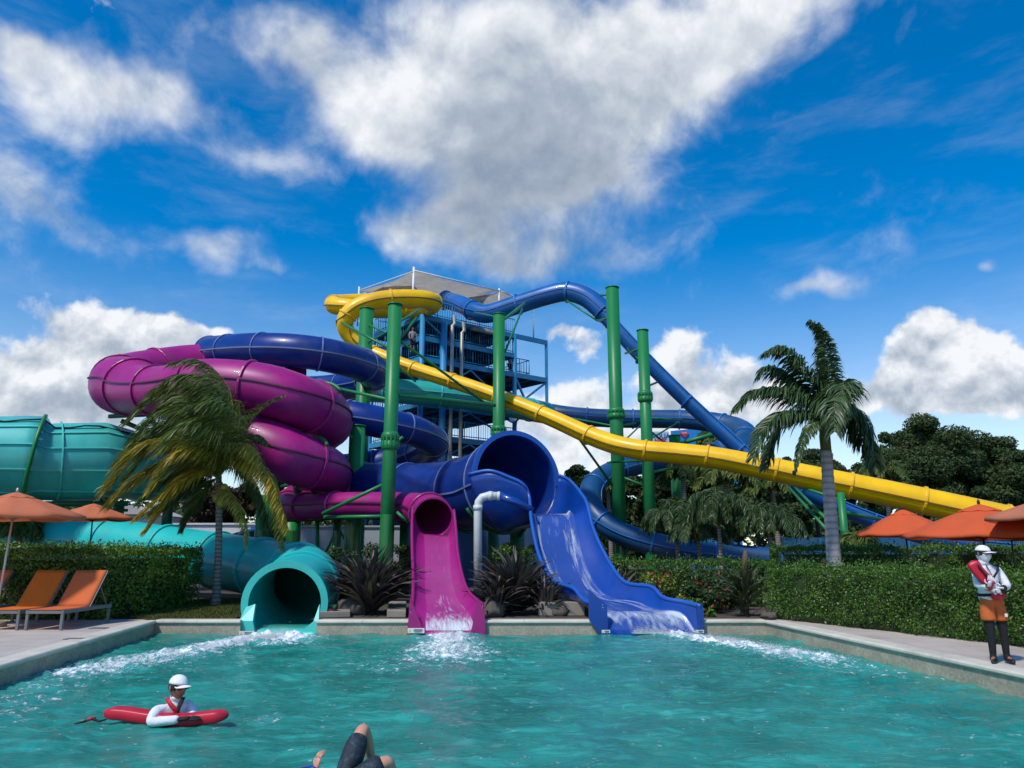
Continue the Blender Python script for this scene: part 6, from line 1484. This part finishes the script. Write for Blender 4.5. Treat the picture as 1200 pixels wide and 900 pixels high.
m = MB(); m.tube([f(p) for p in ((-.06, -.09, 1.44), (-.05, -.17, 1.32), (-.035, -.19, 1.20), (-.03, -.185, 1.14))], .007, 6); m.tube([f((-.03, -.19, 1.15)), f((-.03, -.195, 1.10))], .016, 8); m.build('whistle', M['black'], g_)
m = MB(); m.tube([f((math.cos(a) * .178 + .005, math.sin(a) * .165, 1.00 + .015 * math.cos(a))) for a in np.linspace(0, 6.2832, 25)], .014, 6, squash=1.8); m.build('belt', M['black_cloth'], g_)
limb([((-.10, -.17, .98), .05), ((.02, -.205, .965), .062), ((.12, -.17, .985), .05)], M['red'], 'waist_pouch', g_, f)
for x in (-.06, .02): limb([((x - .02, -.22, 1.01), .03), ((x + .02, -.225, 1.035), .03)], M['white_cloth'], 'rolled_gloves', g_, f)
# red float in the arms of the standing person: a thing of its own
def float_tube(label, pts, w, h, f, name='rescue_tube'):
    S, _ = resample(spline([tuple(p) for p in pts], 8), .03); Tn, Sd, U = frames(S); rows = []; n = len(S); m = MB()
    for i in range(n):
        t = i / (n - 1); k = min(1, (math.sin(min(t, 1 - t) * math.pi * 4 if min(t, 1 - t) < .125 else math.pi / 2)) ** .5 + .05); row = []
        for j in range(16):
            a = 6.2832 * j / 16; ca, sa = math.cos(a), math.sin(a); row.append(f(S[i] + Sd[i] * w * k * (abs(ca) ** .42) * (1 if ca > 0 else -1) + U[i] * h * k * (abs(sa) ** .42) * (1 if sa > 0 else -1)))
        rows.append(row)
    m.grid(rows, close=True); c = rows[n // 2][0]; e = empty(name, f(S[n // 2]), label, 'rescue float'); m.add(rows[0], [tuple(range(16))[::-1]]); m.add(rows[-1], [tuple(range(16))]); m.build('foam_body', M['red_foam'], e); return e
ft = float_tube('folded red rescue float hugged upright by the standing person', [(-.36, -.24, 1.50), (-.30, -.255, 1.36), (-.20, -.265, 1.22), (-.10, -.24, 1.08)], .055, .085, f)
m = MB(); m.tube([f((-.33, -.335, 1.44)), f((-.24, -.35, 1.30)), f((-.2, -.35, 1.24))], .012, 6); m.build('strap', M['black_cloth'], ft)
float_pts = [(-.30, -.20, 1.53), (-.25, -.20, 1.40), (-.16, -.21, 1.25)]

# --- person in the water
wp = gz(200, 846, 0); w_ = empty('person', (wp.x, wp.y, 0), 'person chest deep in the pool in white cap and top, leaning on a float', 'person')
fz = xf((wp.x, wp.y, 0), 1.0, 0); f = xf((wp.x, wp.y, .045), .95, 0)
Jw = {'pelvis': ((-.08, .12, -.42), .14), 'belly': ((-.06, .11, -.24), .14), 'chest': ((-.03, .07, .02), .16), 'neck': ((.00, .08, .19), .066), 'head': ((.02, .06, .27), .066),
      'sn': ((-.14, -.10, .11), .060), 'en': ((-.13, -.28, .005), .046), 'wn': ((.20, -.26, .035), .034), 'sf': ((.12, .19, .125), .066), 'ef': ((.24, .12, .0), .046), 'wf': ((.27, -.06, .045), .034),
      'kn': ((.05, -.02, -.75), .08), 'kf': ((.02, .22, -.75), .08), 'an': ((-.2, .1, -1.1), .05), 'af': ((-.2, .3, -1.1), .05)}
Ew = [('pelvis', 'belly'), ('belly', 'chest'), ('chest', 'neck'), ('neck', 'head'), ('chest', 'sn'), ('sn', 'en'), ('en', 'wn'), ('chest', 'sf'), ('sf', 'ef'), ('ef', 'wf'), ('pelvis', 'kn'), ('kn', 'an'), ('pelvis', 'kf'), ('kf', 'af')]
geo_w = skin_geo(Jw, Ew, 2); mb = place(geo_w, f); hg = head_geo(f((.03, .05, .345)), rad(55), 1.16, .05); mb.add(hg[0], hg[1], 0, True); body = mb.build('body', M['skin_tan'], w_); head_parts(body, hg[2], 'cap')
cloth(geo_w, lambda p: p.z > -.5 and p.z < .235 and p.x < .285 and not (p.x > .2 and p.y < -.18), .014, 'rash_vest', M['white_cloth'], w_, f)
for a, d, u, sd in (((.21, -.27, .038), (1, .05, .12), (0, -.3, 1), 1), ((.28, -.07, .05), (.9, -.25, -.05), (0, 0, 1), -1)):
    place(hand_geo(a, d, u, 1.75, .25, sd), f).build('glove', M['black_cloth'], w_)
m = MB(); m.grid([[f((x + dx, y, z + dz)) for dx, dz in ((-.022, -.012), (.022, .012))] for x, y, z in ((-.06, -.04, .235), (.0, -.075, .18), (.06, -.07, .12), (.10, -.05, .06))]); m.build('whistle_strap', M['red'], w_, solid=.012)
m = MB(); m.grid([[f((x + dx, y, z)) for dx in (-.024, .024)] for x, y, z in ((.12, .02, .23), (.115, -.04, .17), (.10, -.06, .10), (.09, -.06, .04))]); m.build('shoulder_strap', M['black_cloth'], w_, solid=.012)
ft = float_tube('long red rescue float on the water under the arms of the bather', [(-.76, -.06, .115), (-.50, -.07, .105), (-.15, -.10, .065), (.15, -.12, .045), (.42, -.13, .07), (.72, -.13, .105)], .105, .066, fz)
m = MB(); m.tube([fz(p) for p in ((-.72, -.06, .04), (-.80, -.07, .02), (-.88, -.08, .055), (-.97, -.09, .02), (-1.06, -.1, .0))], [.008, .012, .02, .014, .006], 8); m.build('tow_strap', M['black_cloth'], ft)
m = MB(); m.tube([fz(p) for p in ((-.84, -.075, .065), (-.90, -.085, .05), (-.94, -.088, .03))], [.01, .022, .012], 8); m.build('strap_end', M['red'], ft)

# --- reclining swimmer at the lower edge: bent knees and one hand above the water
sp0 = at(405, 915, 7.0); sw = empty('person', (sp0.x, sp0.y, 0), 'swimmer lying back at the lower edge, bent knees in dark patterned board shorts', 'person')
f = xf((0, 0, 0), 1.0, 0)
kA = at(426, 851, 7.25); kB = at(455, 890, 7.1); hip = at(409, 910, 7.0)
P0 = hip
aA = Vector((kA.x + .07, kA.y + .22, -.08)); aB = Vector((kB.x + .06, kB.y + .20, -.22))
def T3(v): return tuple(v)
Js = {'pelvis': (T3(P0 + Vector((-.02, -.02, -.04))), .13), 'belly': (T3(P0 + Vector((-.03, -.22, -.08))), .13), 'chest': (T3(P0 + Vector((-.04, -.48, -.06))), .16), 'neck': (T3(P0 + Vector((-.04, -.66, .02))), .058), 'head': (T3(P0 + Vector((-.04, -.74, .08))), .06),
      'h1': (T3(P0 + Vector((-.02, .06, .02))), .095), 'm1': (T3((P0 + kA) / 2 + Vector((-.012, 0, .02))), .082), 'k1': (T3(kA), .056), 'c1': (T3(kA.lerp(aA, .35) + Vector((0, .03, 0))), .056), 'a1': (T3(aA), .04), 't1': (T3(aA + Vector((.02, .16, -.04))), .035),
      'h2': (T3(P0 + Vector((.12, .04, .0))), .095), 'k2': (T3(kB), .058), 'c2': (T3(kB.lerp(aB, .35)), .055), 'a2': (T3(aB), .04),
      's1': (T3(P0 + Vector((-.22, -.52, -.04))), .06)}
hw = at(370, 900, 6.95); el_ = Vector((hw.x - .09, hw.y - .16, -.02)); Js['e1'] = (T3(el_), .045); Js['w1'] = (T3(hw), .040)
Js['s2'] = (T3(P0 + Vector((.15, -.52, -.04))), .06); Js['e2'] = (T3(P0 + Vector((.32, -.36, -.12))), .045); Js['w2'] = (T3(P0 + Vector((.30, -.12, -.10))), .032)
Es = [('pelvis', 'belly'), ('belly', 'chest'), ('chest', 'neck'), ('neck', 'head'), ('pelvis', 'h1'), ('h1', 'm1'), ('m1', 'k1'), ('k1', 'c1'), ('c1', 'a1'), ('a1', 't1'), ('pelvis', 'h2'), ('h2', 'k2'), ('k2', 'c2'), ('c2', 'a2'), ('chest', 's1'), ('s1', 'e1'), ('e1', 'w1'), ('chest', 's2'), ('s2', 'e2'), ('e2', 'w2')]
mb = place(skin_geo(Js, Es, 2), f); hg = head_geo(T3(P0 + Vector((-.04, -.84, .10))), math.pi, 1.0, -.9); mb.add(hg[0], hg[1], 0, True)
mb = place(hand_geo(T3(hw - Vector((0, 0, .005))), (.15, .25, .9), (-.6, -.6, .1), 1.1, .75, 1), f, mb)
body = mb.build('body', M['skin_fair'], sw)
head_parts(body, hg[2], None, glasses=False)
def print_cloth():
    m = M['black_cloth'].copy(); m.name = 'dark patterned board short cloth'; nt = m.node_tree; N, L = nt.nodes, nt.links; b = N['Principled BSDF']
    t = N.new('ShaderNodeTexCoord'); vo = N.new('ShaderNodeTexNoise'); vo.inputs['Scale'].default_value = 26; vo.inputs['Detail'].default_value = 5; L.new(t.outputs['Object'], vo.inputs['Vector'])
    cr = N.new('ShaderNodeValToRGB'); e = cr.color_ramp.elements; e[0].position = .50; e[0].color = (.008, .016, .026, 1); e[1].position = .72; e[1].color = (.06, .09, .05, 1); q = e.new(.6); q.color = (.012, .035, .065, 1)
    L.new(vo.outputs['Fac'], cr.inputs[0]); L.new(cr.outputs[0], b.inputs['Base Color']); return m
ks = lambda a, b_, t: T3(Vector(a).lerp(Vector(b_), t))
J3 = {'pelvis': (Js['pelvis'][0], .17), 'waist': (ks(Js['pelvis'][0], Js['belly'][0], .6), .148), 'h1': (Js['h1'][0], .135), 'm1': (Js['m1'][0], .112), 'n1': (ks(Js['m1'][0], Js['k1'][0], .72), .086), 'h2': (Js['h2'][0], .13), 'm2': (ks(Js['h2'][0], Js['k2'][0], .5), .110), 'n2': (ks(Js['h2'][0], Js['k2'][0], .84), .086)}
place(skin_geo(J3, [('pelvis', 'waist'), ('pelvis', 'h1'), ('h1', 'm1'), ('m1', 'n1'), ('pelvis', 'h2'), ('h2', 'm2'), ('m2', 'n2')], 2), f).build('board_shorts', print_cloth(), sw)
m = MB(); d = (Vector(hw) - el_).normalized(); c = Vector(hw) - d * .03; m.tube([c - d * .012, c + d * .012], .052, 16); m.build('wristband', M['blue_band'], sw)
m = MB(); c2 = Vector(hw) - d * .05 + Vector((-.06, 0, -.0)); m.tube([T3(c2 + Vector((math.cos(a) * .05, 0, math.sin(a) * .05))) for a in np.linspace(0, 6.2832, 20)], .010, 8); m.build('strap_loop', M['blue_band'], sw)

# --- small far people
def small_person(label, base, h, top, legs, yaw=0, lean=0.0):
    o = empty('person', base, label, 'person'); f = xf(base, h / 1.72, yaw)
    JJ = {'pelvis': ((0, 0, .92), .13), 'chest': ((lean, 0, 1.28), .15), 'neck': ((lean * 1.3, 0, 1.45), .055), 'head': ((lean * 1.3, 0, 1.54), .06), 'sl': ((-.17, 0, 1.38), .06), 'el': ((-.25, -.03, 1.1), .045), 'wl': ((-.22, -.16, .92), .035), 'hdl': ((-.21, -.2, .86), .035),
          'sr': ((.17, 0, 1.38), .06), 'er': ((.25, -.03, 1.1), .045), 'wr': ((.22, -.16, .92), .035), 'hdr': ((.21, -.2, .86), .035), 'hl': ((-.09, 0, .86), .09), 'kl': ((-.10, 0, .48), .06), 'al': ((-.1, 0, .08), .04), 'tl': ((-.11, -.14, .03), .035), 'hr': ((.09, 0, .86), .09), 'kr': ((.10, 0, .48), .06), 'ar': ((.1, 0, .08), .04), 'tr': ((.11, -.14, .03), .035)}
    EE = [('pelvis', 'chest'), ('chest', 'neck'), ('neck', 'head'), ('chest', 'sl'), ('sl', 'el'), ('el', 'wl'), ('wl', 'hdl'), ('chest', 'sr'), ('sr', 'er'), ('er', 'wr'), ('wr', 'hdr'), ('pelvis', 'hl'), ('hl', 'kl'), ('kl', 'al'), ('al', 'tl'), ('pelvis', 'hr'), ('hr', 'kr'), ('kr', 'ar'), ('ar', 'tr')]
    mb = place(skin_geo(JJ, EE, 1), f); hg = head_geo(f((lean * 1.3, -.02, 1.61)), yaw, h / 1.72); mb.add(hg[0], hg[1], 0, True); mb.build('body', M['skin_tan'], o)
    m = MB(); rows = []
    for th in np.linspace(.05, 1.6, 6): rows.append([hg[2]((math.sin(th) * math.cos(ph) * .085, math.sin(th) * math.sin(ph) * .105 + .006, math.cos(th) * .12)) for ph in np.linspace(0, 6.2832, 17)])
    m.grid(rows); m.build('hair', M['hair'], o)
    ks_ = ['pelvis', 'chest', 'neck', 'sl', 'el', 'sr', 'er']; place(skin_geo({k: (JJ[k][0], JJ[k][1] + .02) for k in ks_}, [('pelvis', 'chest'), ('chest', 'neck'), ('chest', 'sl'), ('sl', 'el'), ('chest', 'sr'), ('sr', 'er')], 1), f).build('shirt', top, o)
    place(skin_geo({k: (JJ[k][0], JJ[k][1] + .02) for k in ('pelvis', 'hl', 'kl', 'hr', 'kr')}, [('pelvis', 'hl'), ('hl', 'kl'), ('pelvis', 'hr'), ('hr', 'kr')], 1), f).build('trousers', legs, o)
    return o
v_t = tp(u_at(488), .7, ZB); v_t.z = at(489, 414, 46.4).z
small_person('person in grey shirt standing on the tower deck by the light blue post', T3(v_t), 1.75, surf('grey shirt', (.24, .25, .28), .8, .1, 5), M['navy_cloth'], .4)
pb_ = tp(U605 + .6, 1.2, ZC); small_person('person in a pinkish shirt on the open tower landing at right', T3(pb_), 1.7, surf('pink shirt', (.45, .24, .20), .8, .1, 5), M['navy_cloth'], .9)
pp = at(967, 664, 24.6); small_person('person in dark blue shirt half hidden behind the pale palm trunk', (pp.x, 24.7, DECK), 1.42, M['navy_cloth'], M['black_cloth'], .2)
pp = at(441, 640, 31.5); small_person('dim person in dark clothes under the magenta tube between two green columns', (pp.x, 31.5, DECK), 1.72, M['black_cloth'], M['black_cloth'], .3)

# ------------------------------------------------------------------ splashes
def splash(label, segs, n, seed):
    """white water thrown up: a few thousand droplets and ragged flecks"""
    rr = np.random.default_rng(seed); C, D_, S_ = [], [], []
    for a, b_, w, h, k in segs:
        t = rr.random(k) ** 1.3; dx, dy = b_.x - a.x, b_.y - a.y
        x = a.x + dx * t + rr.normal(0, w, k) * (.4 + t * .6); y = a.y + dy * t + rr.normal(0, w, k) * (.4 + t * .6)
        z = rr.exponential(h, k) * (1 - .6 * t) + .015; C.append(np.stack([x, np.minimum(y, FARY - .2), z], 1)); S_.append(rr.uniform(.002, .010, k) * np.exp(-z * 2.5))
    C = np.vstack(C); S_ = np.concatenate(S_)
    u = np.array([(1, 0, -.5), (-.5, .87, -.5), (-.5, -.87, -.5), (0, 0, .9)]); V = (C[:, None, :] + u[None] * S_[:, None, None] * rr.uniform(.7, 1.5, (len(C), 1, 1))).reshape(-1, 3)
    base = np.arange(len(C))[:, None, None] * 4; F3 = (np.array([(0, 2, 1), (0, 1, 3), (1, 2, 3), (2, 0, 3)])[None] + base).reshape(-1, 3)
    return tag(np_mesh('splash', V, F3, mf), label, 'splash', kind='stuff')
G0 = lambda x, y: gz(x, y, 0)
splash('white splash and spray below the turquoise outlet', [(G0(335, 745), G0(285, 752), .30, .07, 5760), (G0(300, 748), G0(110, 785), .36, .018, 6120)], 0, 71)
splash('white splash at the end of the magenta chute', [(G0(525, 744), G0(528, 766), .32, .075, 6120)], 0, 72)
splash('long white splash running from the royal blue chute across the pool corner', [(G0(735, 736), G0(850, 752), .16, .06, 7560), (G0(850, 750), G0(960, 772), .35, .022, 4680)], 0, 73)
